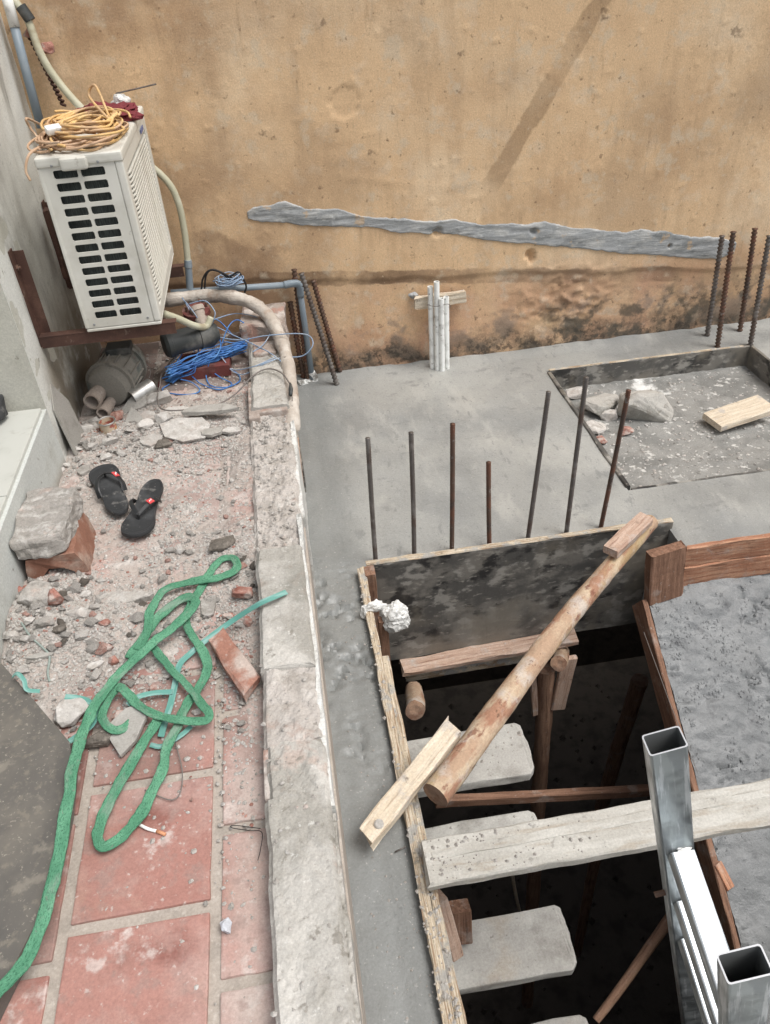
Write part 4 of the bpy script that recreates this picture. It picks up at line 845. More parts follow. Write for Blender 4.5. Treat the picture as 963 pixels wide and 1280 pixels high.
# front cover (the long right face) as a framed louvre of slats
bbox('front_frame', ax1 - .026, ax1 - .0, ay0 - .002, ay0 + .05, az0 - .002, az1 - .03, M_ac, ac, .009, 3)
bbox('front_frame', ax1 - .026, ax1 + .0, ay1 - .04, ay1, az0 - .002, az1 - .03, M_ac, ac, .009, 3)
bbox('front_frame', ax1 - .0255, ax1 - .001, ay0 + .045, ay1 - .035, az0 - .001, az0 + .035, M_ac, ac, .004, 2)
bbox('front_frame', ax1 - .0255, ax1 - .001, ay0 + .045, ay1 - .035, az1 - .075, az1 - .031, M_ac, ac, .004, 2)
bbox('grille_back', ax1 - .04, ax1 - .024, ay0 + .03, ay1 - .03, az0 + .01, az1 - .04, M_ac_in, ac, 0)
ns = 31; zb0, zb1 = az0 + .040, az1 - .080
sm = None
for k_ in range(ns):
    zc = zb0 + (zb1 - zb0) * (k_ + .5) / ns
    if sm is None:
        V = []; F = []; yy = np.linspace(ay0 + .046, ay1 - .036, 12)
        for i, y in enumerate(yy):
            e_ = min(1, (y - yy[0]) / .05, (yy[-1] - y) / .05); xo = .003 - .012 * (1 - e_) ** 2
            for (dx, dz_) in ((-.018, -.0055), (xo, -.005), (xo + .0015, -.001), (xo, .003), (-.018, .0015)): V.append((dx, y, dz_))
        for i in range(11):
            for j in range(5): F.append((i * 5 + j, i * 5 + (j + 1) % 5, (i + 1) * 5 + (j + 1) % 5, (i + 1) * 5 + j))
        o = mob('slat', V, F, M_ac, ac, False, None, Matrix.Translation((ax1 - .003, 0, zc))); sm = o.data
    else: meshobj('slat', sm, M_ac, Matrix.Translation((ax1 - .003, 0, zc)), ac)
# top cover with lip and carry handle notch
bbox('top_cover', ax0 - .004, ax1 + .003, ay0 - .006, ay1 + .004, az1 - .032, az1, M_ac, ac, .010, 3)
bbox('handle', ax0 + .07, ax0 + .155, ay0 - .017, ay0 + .02, az1 - .044, az1 - .004, M_ac, ac, .012, 3)
bbox('side_corner', ax0 - .003, ax0 + .010, ay0 - .002, ay0 + .03, az0 - .001, az1 - .033, M_ac, ac, .004, 2)
bbox('back_panel', ax0, ax0 + .008, ay0 + .031, ay1, az0, az1 - .034, M_ac, ac, .002, 1)
bbox('rear_end', ax0 + .01, ax1 - .027, ay1 - .01, ay1 - .001, az0, az1 - .034, M_ac, ac, .002, 1)
bbox('base_pan', ax0 - .001, ax1 - .002, ay0 - .001, ay1 - .002, az0 - .014, az0 - .0025, M_ac, ac, .003, 1)
for (u, z) in ((.03, az0 + .012), (.215, az0 + .016), (.045, az1 - .026), (.185, az1 - .026)):
    yo = ay0 - (.0065 if z > .9 else .0005)
    lathe('screw', (ax0 + u, yo - .003, z), (ax0 + u, yo + .003, z), [(0, 0), (0, .003), (.002, .0042), (.006, .0042)], M_galv_in, ac, n_=10)
bbox('badge', ax1 + .0015, ax1 + .0035, ay1 - .21, ay1 - .12, az1 - .06, az1 - .045, MT('blue_badge', s8(88, 104, 160), rough=.5), ac, 0)
# brackets
def bracket(y, lab):
    b_ = thing('wall_bracket', (XL, y, .42), lab, 'bracket')
    z0 = az0 - .016
    bbox('upright', XL + .001, XL + .006, y - .020, y + .020, z0 - .04, z0 + .30, M_brown, b_, .001, 1)
    mob('upright_flange', *boxv(XL + .0062, XL + .04, y + .015, y + .0195, z0 - .035, z0 + .29), M_brown, b_)
    bbox('arm', XL + .006, ax1 + .045, y - .0205, y + .0145, z0 - .006, z0 - .001, M_brown, b_, .001, 1)
    mob('arm_flange', *boxv(XL + .0063, ax1 + .04, y - .0195, y - .0155, z0 - .045, z0 - .0062), M_brown, b_)
    lathe('bolt', (XL + .006, y, z0 + .24), (XL + .02, y, z0 + .24), [(0, .01), (.008, .01), (.008, .005), (.014, .005), (.014, 0)], M_rust, b_, n_=6)
bracket(2.735, 'rusty brown steel bracket under the near end of the air conditioner')
bracket(3.30, 'rusty brown steel bracket under the far end of the air conditioner')
pl_('mounting_bar', XV(58, 262, XL + .04), XV(84, 346, XL + .04), .05, .02, M_brown, 'dark rusty bar on the wall behind the air conditioner', 'bar', up=(1, 0, 0))
# bent drain pipe stub under the unit
tag(tube('drain_stub', crom([YV(205, 392, 3.05), YV(222, 398, 3.08), YV(243, 407, 3.12), YV(258, 408, 3.16), YV(264, 396, 3.18)], 6), .014, M_hose, n_=12), 'short pale yellow bent pipe stub just below the air conditioner', 'pipe')
# extension cord heap on top
ec = thing('extension_cord', (-.58, 2.95, az1), 'tangled orange extension cord heaped on top of the air conditioner', 'cord')
def loops(c_, ra, rb, n_, zj, rad, seed, rot=0., jit=.25, k_=22, drop=None):
    rr = random.Random(seed); acc = Acc()
    for i in range(n_):
        P = []; a0 = rr.random() * 6.28; r1 = ra * rr.uniform(1 - jit, 1 + jit * .6); r2 = rb * rr.uniform(1 - jit, 1 + jit * .6); cx, cy = rr.gauss(0, ra * .14), rr.gauss(0, rb * .14); ro = rot + rr.gauss(0, .18); zz_ = rr.random() * zj
        ph = rr.random() * 6; span = rr.uniform(4.5, 6.6); m_ = 14
        for j in range(m_ + 1):
            a_ = a0 + span * j / m_; x = cx + r1 * math.cos(a_) * (1 + .1 * math.sin(3 * a_ + ph)); y = cy + r2 * math.sin(a_); z = zz_ + .008 * math.sin(2 * a_ + ph) + rad
            xx, yy_ = x * math.cos(ro) - y * math.sin(ro), x * math.sin(ro) + y * math.cos(ro)
            P.append(Vector(c_) + Vector((xx, yy_, max(rad, z))))
        acc.add(*sweep(crom(P, 4), rad, 6))
    return acc
loops((-.575, 2.93, az1), .105, .175, 26, .055, .0042, 4, .1, .35).obj('cord_loops', M_orange, ec, True)
loops((-.59, 2.90, az1), .112, .17, 14, .04, .004, 14, -.1, .35).obj('faded_loops', M_orange2, ec, True)
tube('loose_loop', crom([(-.66, 2.82, az1 + .02), XV(60, 162, -.74) , XV(34, 148, -.76), XV(38, 160, -.76), XV(50, 176, -.735), (-.69, 2.74, az1 + .015)], 8), .0042, M_orange2, ec, 6)
tube('loose_loop', crom([(-.68, 2.78, az1 + .02), (-.715, 2.71, az1 + .01), (-.735, 2.69, az1 - .03), (-.73, 2.685, az1 - .06)], 8), .0044, M_orange2, ec, 6)
tube('loose_loop', crom([(-.5, 3.0, az1 + .03), (-.53, 3.05, az1 + .13), (-.56, 3.06, az1 + .10), (-.50, 2.95, az1 + .05), (-.46, 2.9, az1 + .02)], 8), .0046, M_orange, ec, 6)
bbox('plug', -.025, .025, -.015, .015, -.01, .012, M_wpvc, ec, .006, 2, Matrix.Translation((-.645, 2.80, az1 + .055)) @ Matrix.Rotation(.5, 4, 'Z') @ Matrix.Rotation(.3, 4, 'X'))
t = tag(blob('cloth_scrap', (-.545, 3.20, az1 + .02), (.10, .09, .03), 21, M_maroon, None, .5), 'crumpled maroon cloth scrap behind the cord on the air conditioner', 'cloth')
t = tag(blob('paper_scrap', (-.49, 3.24, az1 + .045), (.03, .03, .025), 23, M_plastic, None, .4, 3), 'small pale crumpled scrap on the maroon cloth', 'scrap')
t = tag(tube('metal_rod', [(-.5, 3.24, az1 + .075), (-.36, 3.30, az1 + .085)], .003, M_steel, n_=6), 'thin rod sticking out right over the air conditioner top', 'rod')

# ================================================================== PUMPS AND WIRES UNDER THE UNIT
mt = thing('grey_motor', G(140, 500, 0), 'dusty grey pump motor with two pipe sockets on the floor under the air conditioner', 'motor')
mA = G(131, 494, .085) + Vector((0, .03, .0)); mB = mA + Vector((.075, .30, .015))
lathe('body', mA, mB, [(0, 0), (.004, .06), (.012, .078), (.04, .086), (.05, .087), (.05, .099), (.066, .099), (.066, .084), (.2, .084), (.2, .097), (.218, .097), (.218, .086), (.27, .075), (.3, .055), (.3, 0)], M_motor, mt)
d_ = (mA - mB).normalized()
for c_, r_, l_ in ((mA + Vector((-.028, 0, .0)), .034, .07), (mA + Vector((.004, -.012, -.048)), .026, .075)):
    s_ = lathe('socket', c_ - d_ * .02, c_ + d_ * l_, [(0, r_ * .8), (.03, r_ * .85), (.032, r_ * .95), (.045, r_ * .95), (.047, r_ * .88), (.06, r_ * .88), (.062, r_), (l_ + .02, r_), (l_ + .02, r_ * .78), (.03, r_ * .74)], M_pipe_end, mt, n_=24)
    lathe('bore', c_ + d_ * .006, c_ + d_ * .01, [(0, 0), (.004, r_ * .76)], M_pipe_dark, s_, n_=24)
for k_ in range(14):
    a_ = k_ / 14 * 2 * math.pi; ex = (mB - mA).normalized(); ey = ex.orthogonal().normalized(); ez = ex.cross(ey); o_ = (ey * math.cos(a_) + ez * math.sin(a_)) * .087
    plank('fin', mA + ex * .07 + o_, mA + ex * .195 + o_, .008, .004, M_motor, mt, up=ex.cross(o_), seg=3, ch=.001)
bbox('terminal_box', -.05, .05, -.04, .04, 0, .03, M_pumpblk, mt, .006, 2, Matrix.Translation(mA + Vector((.06, .17, .085))))
bbox('foot', mA.x - .06, mA.x + .1, mA.y + .08, mA.y + .2, -.003, .012, M_motor, mt, .004)
pm = thing('red_pump', G(250, 445, 0), 'dark water pump with red base and flange beside the blue wire', 'pump')
pA, pB = YV(205, 432, 3.12), YV(282, 412, 3.22)
lathe('body', pA, pB, [(0, 0), (0, .045), (.012, .056), (.03, .058), (.032, .05), (.15, .05), (.152, .056), (.2, .056), (.235, .035), (.235, 0)], M_pumpblk, pm)
mob('base', *boxv(pA.x + .04, pB.x - .0, pA.y - .03, pB.y + .03, .0, .05), M_pumpred, pm)
fA = YV(246, 388, 3.26); lathe('flange', fA + Vector((0, 0, -.10)), fA + Vector((.0, -.02, .03)), [(0, .045), (.05, .05), (.09, .04), (.092, .058), (.112, .058), (.112, .03), (.12, 0)], M_pumpred, pm, n_=20)
lathe('nozzle', fA + Vector((.005, -.03, .03)), fA + Vector((.03, -.09, -.06)), [(0, .03), (.02, .032), (.022, .027), (.05, .024), (.052, .027), (.1, .024), (.11, 0)], M_pipe_end, pm, n_=18)
for k_ in range(5): a_ = k_ * 1.25; lathe('bolt', fA + Vector((.045 * math.cos(a_), .045 * math.sin(a_), .012)), fA + Vector((.045 * math.cos(a_), .045 * math.sin(a_), .03)), [(0, .007), (.018, .007), (.018, 0)], M_rust, pm, n_=6)
lathe('strainer_pipe', YV(197, 372, 3.3), YV(208, 400, 3.25), [(0, 0), (0, .012), (.02, .015), (.04, .012), (.06, .015), (.1, .012), (.1, 0)], M_rust, pm, n_=10)
# blue wire skein
bl = thing('blue_wire_coil', G(255, 460, 0), 'tangled bright blue wire skein lying on the dusty floor by the kerb', 'wire coil')
sA, sB = G(212, 466, .06), G(306, 432, .075); rr = random.Random(3); acc = Acc()
for i in range(46):
    oz, oy = rr.gauss(0, .017), rr.gauss(0, .02); P = []
    for j in range(9):
        t_ = j / 8; w = math.sin(t_ * 3.14) * .5 + .5; P.append(sA.lerp(sB, t_ + rr.uniform(-.03, .03) * (j in (0, 8))) + Vector((rr.gauss(0, .006), oy * w + rr.gauss(0, .006), oz * w + rr.gauss(0, .004))))
    acc.add(*sweep(crom(P, 4), .0024, 5))
for i in range(16):
    oy = rr.gauss(0, .016); P = [sA.lerp(sB, .35) + Vector((0, oy, 0)), G(240, 462, .04) + Vector((rr.gauss(0, .012), oy, 0)), G(212 + rr.gauss(0, 4), 474 + rr.gauss(0, 3), .012), G(222 + rr.gauss(0, 5), 468, .02), sA.lerp(sB, .5) + Vector((0, oy, .01))]
    acc.add(*sweep(crom(P, 6), .0024, 5))
acc.obj('skein', M_blue, bl, True)
acc = Acc()
for P in ([(212, 480, .006), (203, 487, .005), (215, 492, .005), (238, 493, .005), (250, 488, .006), (240, 478, .012), (225, 474, .02)], [(243, 440, .1), (240, 420, .15), (256, 405, .18), (272, 400, .16), (292, 420, .1)],
          [(276, 434, .09), (286, 408, .16), (298, 400, .17), (312, 412, .12), (310, 428, .08)], [(262, 452, .07), (258, 470, .012), (264, 482, .006), (284, 484, .006), (300, 476, .006), (296, 466, .008), (282, 460, .03)],
          [(240, 470, .02), (252, 480, .006), (274, 487, .005), (290, 480, .005), (276, 472, .006), (262, 462, .03)], [(220, 455, .08), (232, 436, .11), (244, 424, .13), (248, 440, .1), (238, 458, .07)], [(262, 410, .15), (276, 428, .12), (270, 446, .09), (258, 452, .075)]):
    acc.add(*sweep(crom([G(*p) for p in P], 8), .0026, 6))
acc.obj('loose_strand', M_blue, bl, True)
pw = thing('pale_blue_wire', G(300, 460, .08), 'pale blue grey wire looping from the pump over the kerb', 'wire')
acc = Acc()
for P in ([(230, 375, .28), (236, 382, .28), (246, 396, .24), (258, 420, .12), (272, 445, .05), (300, 468, .03), (330, 455, .085), (352, 447, .09), (378, 445, .1), (391, 432, .14), (387, 420, .16), (368, 417, .16), (330, 420, .15), (300, 425, .13), (270, 420, .14), (262, 412, .16)],
          [(236, 380, .27), (256, 376, .28), (268, 388, .25), (268, 398, .22), (262, 412, .17)],
          [(228, 372, .29), (240, 392, .24), (262, 425, .12), (280, 450, .06), (292, 462, .02), (318, 458, .08), (345, 446, .09)], [(206, 470, .02), (218, 450, .06), (240, 425, .12), (254, 406, .17), (272, 398, .18), (296, 392, .17), (322, 397, .15), (338, 412, .13), (330, 430, .1), (316, 440, .09)],
          [(262, 404, .18), (290, 418, .12), (312, 428, .1), (336, 440, .09), (352, 452, .09)]):
    acc.add(*sweep(crom([G(*p) for p in P], 8), .0024, 6))
acc.obj('strand', M_paleblue, pw, True)
pc = thing('power_cord', G(260, 505, 0), 'thin dark power cord with a two pin plug lying across the kerb', 'power cord')
tube('cord', crom([G(*p) for p in ((247, 428, .1), (225, 440, .08), (204, 465, .03), (200, 482, .04), (197, 500, .045), (205, 512, .05), (235, 512, .052), (270, 506, .045), (295, 492, .045), (316, 470, .085), (335, 461, .095), (352, 466, .1), (363, 480, .095))], 8), .003, M_greywire, pc, 6)
tube('plug', [G(363, 479, .096), G(364, 486, .09), G(363.5, 494, .085)], [.004, .009, .007], M_pumpblk, pc, 8)
for dx in (-2, 2): tube('pin', [G(363.5 + dx, 494, .085), G(363.5 + dx, 501, .08)], .0018, M_steel, pc, 5)
lathe('inline_splice', G(200, 478, .012), G(199, 490, .012), [(0, 0), (0, .006), (.04, .006), (.04, 0)], M_maroon, pc, n_=8)
# brick lump and coil at the wall foot
bp = prism('broken_pier', [(-.22, 3.24), (-.02, 3.22), (-.01, 3.46), (-.2, 3.5)], .0, .15, M_brick_dusty, None, .012, .010, 3, seed=5); tag(bp, 'broken dusty brick stub at the wall foot behind the foam pipe', 'brick stub')
wc = thing('wire_coil', YV(285, 350, 3.42), 'small coil of pale blue wire with black hoops at the wall foot', 'wire coil')
loops(tuple(YV(288, 356, 3.40)), .05, .04, 14, .035, .0024, 33).obj('coil', M_paleblue, wc, True)
acc = Acc()
for P in ([(252, 362), (254, 348), (262, 338), (275, 340), (288, 350)], [(256, 362), (258, 344), (266, 337), (282, 343), (296, 352)], [(288, 346), (298, 340), (304, 348), (308, 358), (306, 366)]):
    acc.add(*sweep(crom([YV(x, y, 3.42) for x, y in P], 6), .0042, 6))
acc.obj('hoop', M_blackwire, wc, True)
tag(tube('bare_wire', crom([G(150 + 8, 470, .1), G(164, 455, .1), G(178, 452, .09), G(188, 462, .06), G(185, 474, .03), G(178, 466, .05), G(170, 458, .07)], 8), .0018, M_greywire, n_=5), 'springy loop of bare wire right of the grey motor', 'wire')
# leaning sheet, cans
t = prism('fibre_sheet', [(0, 0), (.15, 0.02), (.17, .16), (.11, .27), (.03, .2)], 0, .006, M_grey_sheet, None, .001, .001, 1, M=Matrix.Translation((-.845, 2.57, -.005)) @ Matrix.Rotation(R(86), 4, 'Z') @ Matrix.Rotation(R(80), 4, 'X')); tag(t, 'thin grey sheet offcut leaning on the white wall under the air conditioner', 'sheet')
cA, cB = G(164, 499, .035), G(190, 483, .045)
t = lathe('bare_can', cA, cB, [(.012, 0), (.012, .032), (0, .033), (0, .036), (.004, .035), ((cB - cA).length, .035), ((cB - cA).length, .0)], M_can, n_=24); tag(t, 'shiny bare tin can lying on its side beside the grey motor', 'can')
c_ = G(138, 550, .0); tn = thing('paint_tin', c_, 'small open tin with a torn red and yellow label standing in the rubble', 'tin')
lathe('body', c_ + Vector((0, .03, 0)), c_ + Vector((0, .03, .062)), [(0, 0), (0, .031), (.062, .031), (.064, .033), (.066, .031), (.064, .028), (.03, .028), (.03, 0)], M_label, tn, n_=24)
lathe('rim', c_ + Vector((0, .03, .062)), c_ + Vector((0, .03, .07)), [(0, .032), (.004, .0345), (.008, .033), (.006, .029), (0, .0285)], M_can, tn, n_=24)

# ================================================================== THINGS ON THE TERRACE
# hollow brick with mortar lump
hb = thing('hollow_brick', (-.79, 2.1, 0), 'brown hollow brick lying by the sill under a grey mortar lump', 'brick')
prof = [(-.082, 0), (-.052, 0), (-.048, .026), (-.024, .05), (.02, .052), (.046, .03), (.056, 0), (.086, 0), (.076, .06), (.064, .10), (-.074, .10), (-.086, .06)]
Mb = Matrix.Translation((-.786, 1.975, .004)) @ Matrix.Rotation(R(4), 4, 'Z')
bm = bmesh.new(); n_ = len(prof); LY = 11; rows = []
for i in range(LY + 1):
    y = -.10 + .22 * i / LY; rows.append([bm.verts.new((x * (1 + .02 * math.sin(i * 2 + j)), y + (random.uniform(-.006, .006) if i in (0, LY) else 0), z + random.uniform(-.001, .001) * (z > .01))) for j, (x, z) in enumerate(prof)])
for i in range(LY):
    for j in range(n_): bm.faces.new((rows[i][j], rows[i][(j + 1) % n_], rows[i + 1][(j + 1) % n_], rows[i + 1][j]))
bm.faces.new(list(reversed(rows[0]))); bm.faces.new(rows[-1]); bob('body', bm, M_hollow, hb, False, Mb)
o = prism('mortar_lump', [(-.088, -.115), (-.02, -.125), (.05, -.11), (.066, -.01), (.072, .12), (-.02, .15), (-.075, .135), (-.09, .03)], .0, .078, M_ck_grey, None, .010, .008, 4, M=Matrix.Translation((-.790, 1.985, .101)) @ Matrix.Rotation(R(3), 4, 'Z') @ Matrix.Rotation(R(-3), 4, 'X'), seed=9, top=lambda p: .078 - .02 * (p[1] < -.05) + .006 * (p[0] < 0))
tag(o, 'large block of grey mortar resting on the hollow brick', 'mortar lump')
# flip-flops
def flipflop(toe, heel, lab, seed, tagside=1, z=.012):
    T_, H__ = Vector(toe), Vector(heel); L = (T_ - H__).length; x = (T_ - H__).normalized(); y = Vector((0, 0, 1)).cross(x)
    M = Matrix.Translation(H__ + Vector((0, 0, z))) @ Matrix((x, y, Vector((0, 0, 1)))).transposed().to_4x4()
    ff = thing('flip_flop', H__, lab, 'sandal', 'pair of black flip flops')
    half = [(0, .0), (.01, .02), (.05, .033), (.11, .031), (.16, .036), (.21, .046), (.245, .040), (.262, .02), (.266, 0)]
    k_ = L / .266; pts = [(p[0] * k_, p[1] * 1.16) for p in half] + [(p[0] * k_, -p[1] * 1.1) for p in reversed(half[1:-1])]
    pts = [tuple(v)[:2] for v in crom([(p[0], p[1], 0) for p in pts], 4, True)]
    V = []; F = []; n_ = len(pts); cx = L / 2
    lev = [(0, .94), (.004, 1), (.011, 1), (.0165, .985), (.0175, .94), (.0155, .9), (.015, .5)]
    for zz_, s_ in lev:
        for p in pts: V.append((cx + (p[0] - cx) * s_, p[1] * s_, zz_ + .006 * max(0, (p[0] / L - .75)) * 4 * .5))
    for i in range(len(lev) - 1):
        for j in range(n_): F.append((i * n_ + j, i * n_ + (j + 1) % n_, (i + 1) * n_ + (j + 1) % n_, (i + 1) * n_ + j))
    F.append(tuple(reversed(range(n_)))); F.append(tuple(range((len(lev) - 1) * n_, len(lev) * n_)))
    mob('sole', V, F, M_black, ff, False, None, M)
    flat = [(1, .0), (.7, .28), (-.7, .28), (-1, 0), (-.7, -.28), (.7, -.28)]
    for sg in (1, -1):
        P = crom([Vector((L * .40, sg * .042, .010)), Vector((L * .47, sg * .042, .034)), Vector((L * .60, sg * .027, .046)), Vector((L * .73, 0, .034))], 6)
        V, F, U = sweep(P, [.0105 - .004 * i / len(P) for i in range(len(P))], prof=flat, up=(0, sg * .5, 1)); mob('strap', V, F, M_strap, ff, False, None, M)
    V, F, U = sweep([Vector((L * .73, 0, .036)), Vector((L * .735, 0, .014))], .004, 7); mob('toe_post', V, F, M_strap, ff, False, None, M)
    a_ = Vector((L * .53, tagside * .036, .0465)); b_ = Vector((L * .60, tagside * .027, .0525)); s_ = Vector((.35, tagside * .6, -.35)).normalized() * .0
    P = [a_, b_]; V, F, U = sweep(P, .0095, prof=[(1, .0), (.8, .16), (-.8, .16), (-1, 0), (-.8, -.1), (.8, -.1)], up=(0, tagside * .5, 1)); tg = mob('tag', V, F, M_redtag, ff, False, None, M)
    md = (a_ + b_) / 2 + Vector((0, tagside * .001, .0028)); V, F, U = sweep([md - Vector((.007, .0, .0006)), md - Vector((0.001, -.003, 0)), md + Vector((.001, -.003, 0.0)), md + Vector((.007, 0, .0006))], .0016, 5); mob('emblem', V, F, M_print, tg, False, None, M)
    return ff
flipflop(G(129, 590, .008), G(154, 649, .008) + Vector((0, 0, 0)), 'left black flip flop, toe pointing away, by the mortar block', 1, -1)
flipflop(G(169, 679, .008), G(197, 607, .008), 'right black flip flop, toe pointing to the viewer, with a red tag', 2, 1, .014)
# dark plate at lower left
pp = [G(p[0], p[1], .05) for p in ((0, 828), (45, 878), (88, 928), (90, 955), (84, 1010), (66, 1090), (42, 1160), (0, 1240))]
pts = [(XL + .001, 1.53)] + [(p.x, p.y) for p in pp] + [(-.74, .50), (-.80, .30), (XL + .001, .30)]; pts[1] = (-.862, 1.525)
o = prism('metal_plate', pts[:1] + pts[1:], .002, .05, M_plate, None, .003, seed=3); tag(o, 'dusty dark grey speckled plate lying flat in the lower left corner', 'plate')
# green webbing rope
zo = lambda L, z: [G(60 + x / 3.009, 680 + y / 3.009, z) for x, y in L]
def zp(L): return [G(60 + x / 3.009, 680 + y / 3.009, z) for x, y, z in L]
rp = Acc(); flat = [(1, .0), (.96, .16), (.6, .25), (.3, .15), (0, .24), (-.3, .15), (-.6, .25), (-.96, .16), (-1, 0), (-.93, -.18), (0, -.24), (.93, -.18)]
main = [G(-25, 1262, .075), G(0, 1238, .074)] + [G(x, y, .066) for x, y in ((38, 1190), (60, 1130), (75, 1070), (84, 1010), (92, 955))] + zp([(125, 740, .05), (145, 680, .045), (185, 600, .045), (240, 528, .045), (300, 462, .045), (370, 392, .05), (430, 345, .05), (500, 285, .05), (545, 240, .045), (552, 212, .04), (530, 200, .035), (490, 218, .03), (430, 262, .03), (392, 300, .03), (350, 370, .03), (310, 430, .025)])
W = .0128
def rope(P, w=W, k_=9):
    P = crom(P, k_); P = [p + mnoise.noise_vector(p * 16) * .0045 + mnoise.noise_vector(p * 45) * .0015 for p in P]
    rp.add(*sweep(P, [w * (1 + .22 * mnoise.noise(p * 22) + .12 * mnoise.noise(p * 60)) for p in P], prof=flat, up=(.15, -.3, 1)))
rope(main)
rope(zp([(340, 400, .03), (372, 340, .035), (378, 285, .035), (392, 235, .035), (435, 178, .035), (500, 150, .035), (560, 138, .04), (640, 125, .045), (690, 108, .045), (712, 80, .045), (695, 52, .04), (655, 56, .035), (625, 85, .03), (604, 120, .028), (575, 165, .028), (548, 215, .028), (518, 285, .028), (540, 340, .028), (575, 390, .028), (597, 440, .03), (592, 490, .03), (560, 545, .028), (520, 610, .022), (485, 690, .022), (450, 770, .022), (425, 860, .022), (385, 950, .022), (330, 1035, .022), (262, 1112, .024), (210, 1140, .024), (186, 1118, .024), (190, 1065, .024), (225, 985, .022), (285, 880, .022), (345, 775, .026), (395, 690, .03), (420, 640, .03)]), .0118)
rope(zp([(385, 380, .035), (420, 420, .03), (470, 475, .032), (530, 540, .035), (575, 590, .038), (606, 635, .042), (595, 665, .04), (540, 668, .036), (470, 660, .04), (395, 640, .042), (330, 595, .042), (285, 545, .04), (262, 545, .03), (225, 600, .03), (203, 650, .03), (222, 692, .034), (270, 698, .03), (318, 665, .024), (350, 630, .02)]), .0108)
o = rp.obj('rope', M_rope, None, True); tag(o, 'long flat green woven rope in loose loops on the tiles', 'rope')
sp_ = Acc(); sf = [(1, .0), (.95, .1), (-.95, .1), (-1, 0), (-.95, -.1), (.95, -.1)]
for P, w in ((zp([(898, 180, .09), (850, 200, .1), (795, 225, .095), (700, 285, .05), (610, 350, .03), (540, 408, .022), (495, 455, .018), (478, 530, .016), (462, 600, .014), (440, 670, .014), (425, 725, .012)]), .008),
             (zp([(300, 605, .03), (340, 575, .03), (400, 560, .025), (470, 556, .02)]), .007), (zp([(65, 574, .04), (110, 578, .035), (150, 590, .03), (185, 625, .03), (165, 680, .03), (120, 715, .03), (70, 750, .03)]), .007),
             (zp([(385, 755, .01), (430, 760, .012), (500, 720, .012), (540, 685, .012)]), .006), ([G(16, 845, .07), G(22, 842, .085), G(30, 850, .08), G(34, 862, .065), (G(50, 864, .05))], .0055), (zp([(190, 310, .04), (200, 350, .03), (222, 385, .02)]), .004)):
    sp_.add(*sweep(crom(P, 8), w, prof=sf, up=(.2, -.3, 1)))
tag(sp_.obj('teal_strapping', M_teal, None), 'thin shiny teal plastic strapping tangled under the green rope', 'strapping')
tag(tube('bare_wire', crom(zp([(480, 745, .012), (505, 850, .01), (500, 930, .01), (470, 962, .008), (420, 950, .008), (365, 925, .006)]), 8), .0015, M_greywire, n_=5), 'thin bent wire lying on the red tile right of the rope loop', 'wire')
tag(tube('bare_wire', crom(zp([(800, 1070, .012), (700, 1058, .008), (695, 1068, .008), (760, 1078, .008), (805, 1085, .02), (800, 1150, .02), (790, 1190, .02)]), 8), .0009, M_blackwire, n_=5), 'thin dark wire poking out under the kerb on the right tile', 'wire')
tag(tube('bare_wire', crom([G(*p) for p in ((25, 775, .06), (38, 795, .06), (52, 808, .05), (62, 820, .04), (60, 840, .03), (62, 852, .02))], 8), .0032, MT('dull_green_cord', s8(136, 150, 142), rough=.7), n_=6), 'dull grey green cord end lying on the left rubble heap', 'cord')
# cigarette end
cg = thing('cigarette_butt', G(192, 1037, .005), 'crushed cigarette end with orange filter on the red tile', 'cigarette butt')
tube('paper', crom([G(175, 1031, .005), G(185, 1036, .007), G(196, 1039, .005)], 4), .0036, M_wpvc, cg, 8); tube('filter', [G(196, 1039, .005), G(207, 1043, .005)], .0039, MT('filter_orange', s8(214, 140, 84), rough=.7), cg, 8)

# ---- rubble, one by one
def rub(px, py, wpx, hpx, m, lab, kind='hull', name=None, rot=0., th=None, tilt=(0, 0), zb=None, seed=None):
    CHN[0] += 1; sd_ = seed or CHN[0] + 100
    p = G(px, py, .012); sc = (HC / ray(px, py)[2] * -1); dep = sc * FOC; k_ = dep / FOC
    w = wpx * k_; h = hpx * k_; z0 = max(0., float(dust_h(p.x, p.y))) if zb is None else zb
    if kind == 'hull':
        hz = th or min(w, h) * .75; d = max(w * .6, h * .95); me = hullmesh(w, d, hz, sd_)
    else:
        hz = th or .012; d = h * 1.45; me = shardmesh(w, d, hz, sd_)
    M = Matrix.Translation((p.x, p.y, z0 + hz * .42)) @ Matrix.Rotation(R(rot), 4, 'Z') @ Matrix.Rotation(R(tilt[0]), 4, 'X') @ Matrix.Rotation(R(tilt[1]), 4, 'Y')
    return tag(meshobj(name or ('plaster_shard' if kind == 'shard' else 'rubble_chunk'), me, m, M), lab, 'rubble')
GY, PA_, RD = M_ck_grey, M_ck_pale, M_ck_red
rub(107, 539, 24, 14, PA_, 'pale oval plaster flake left of the paint tin', rot=8, th=.03)
rub(200, 500, 34, 22, PA_, 'white plaster block just right of the bare can')
rub(171, 508, 44, 18, M_shard, 'dark grey slab piece tilted below the bare can', 'shard', rot=38, th=.014, tilt=(16, -10), zb=.02)
rub(167, 532, 24, 34, M_shard, 'grey square slab piece standing right of the paint tin', 'shard', th=.012, tilt=(26, 0), zb=.012)
rub(150, 528, 18, 16, RD, 'brownish brick crumb touching the paint tin')
rub(212, 519, 26, 10, PA_, 'narrow white flake under the power cord bend', rot=-12, th=.018)
rub(208, 532, 24, 18, PA_, 'white plaster lump above the large triangular shard')
rub(186, 540, 22, 15, PA_, 'white plaster lump left of the large triangular shard', rot=20)
rub(190, 552, 32, 18, PA_, 'flat white plaster piece below the rubble row', 'shard', rot=24, th=.014, zb=.012)
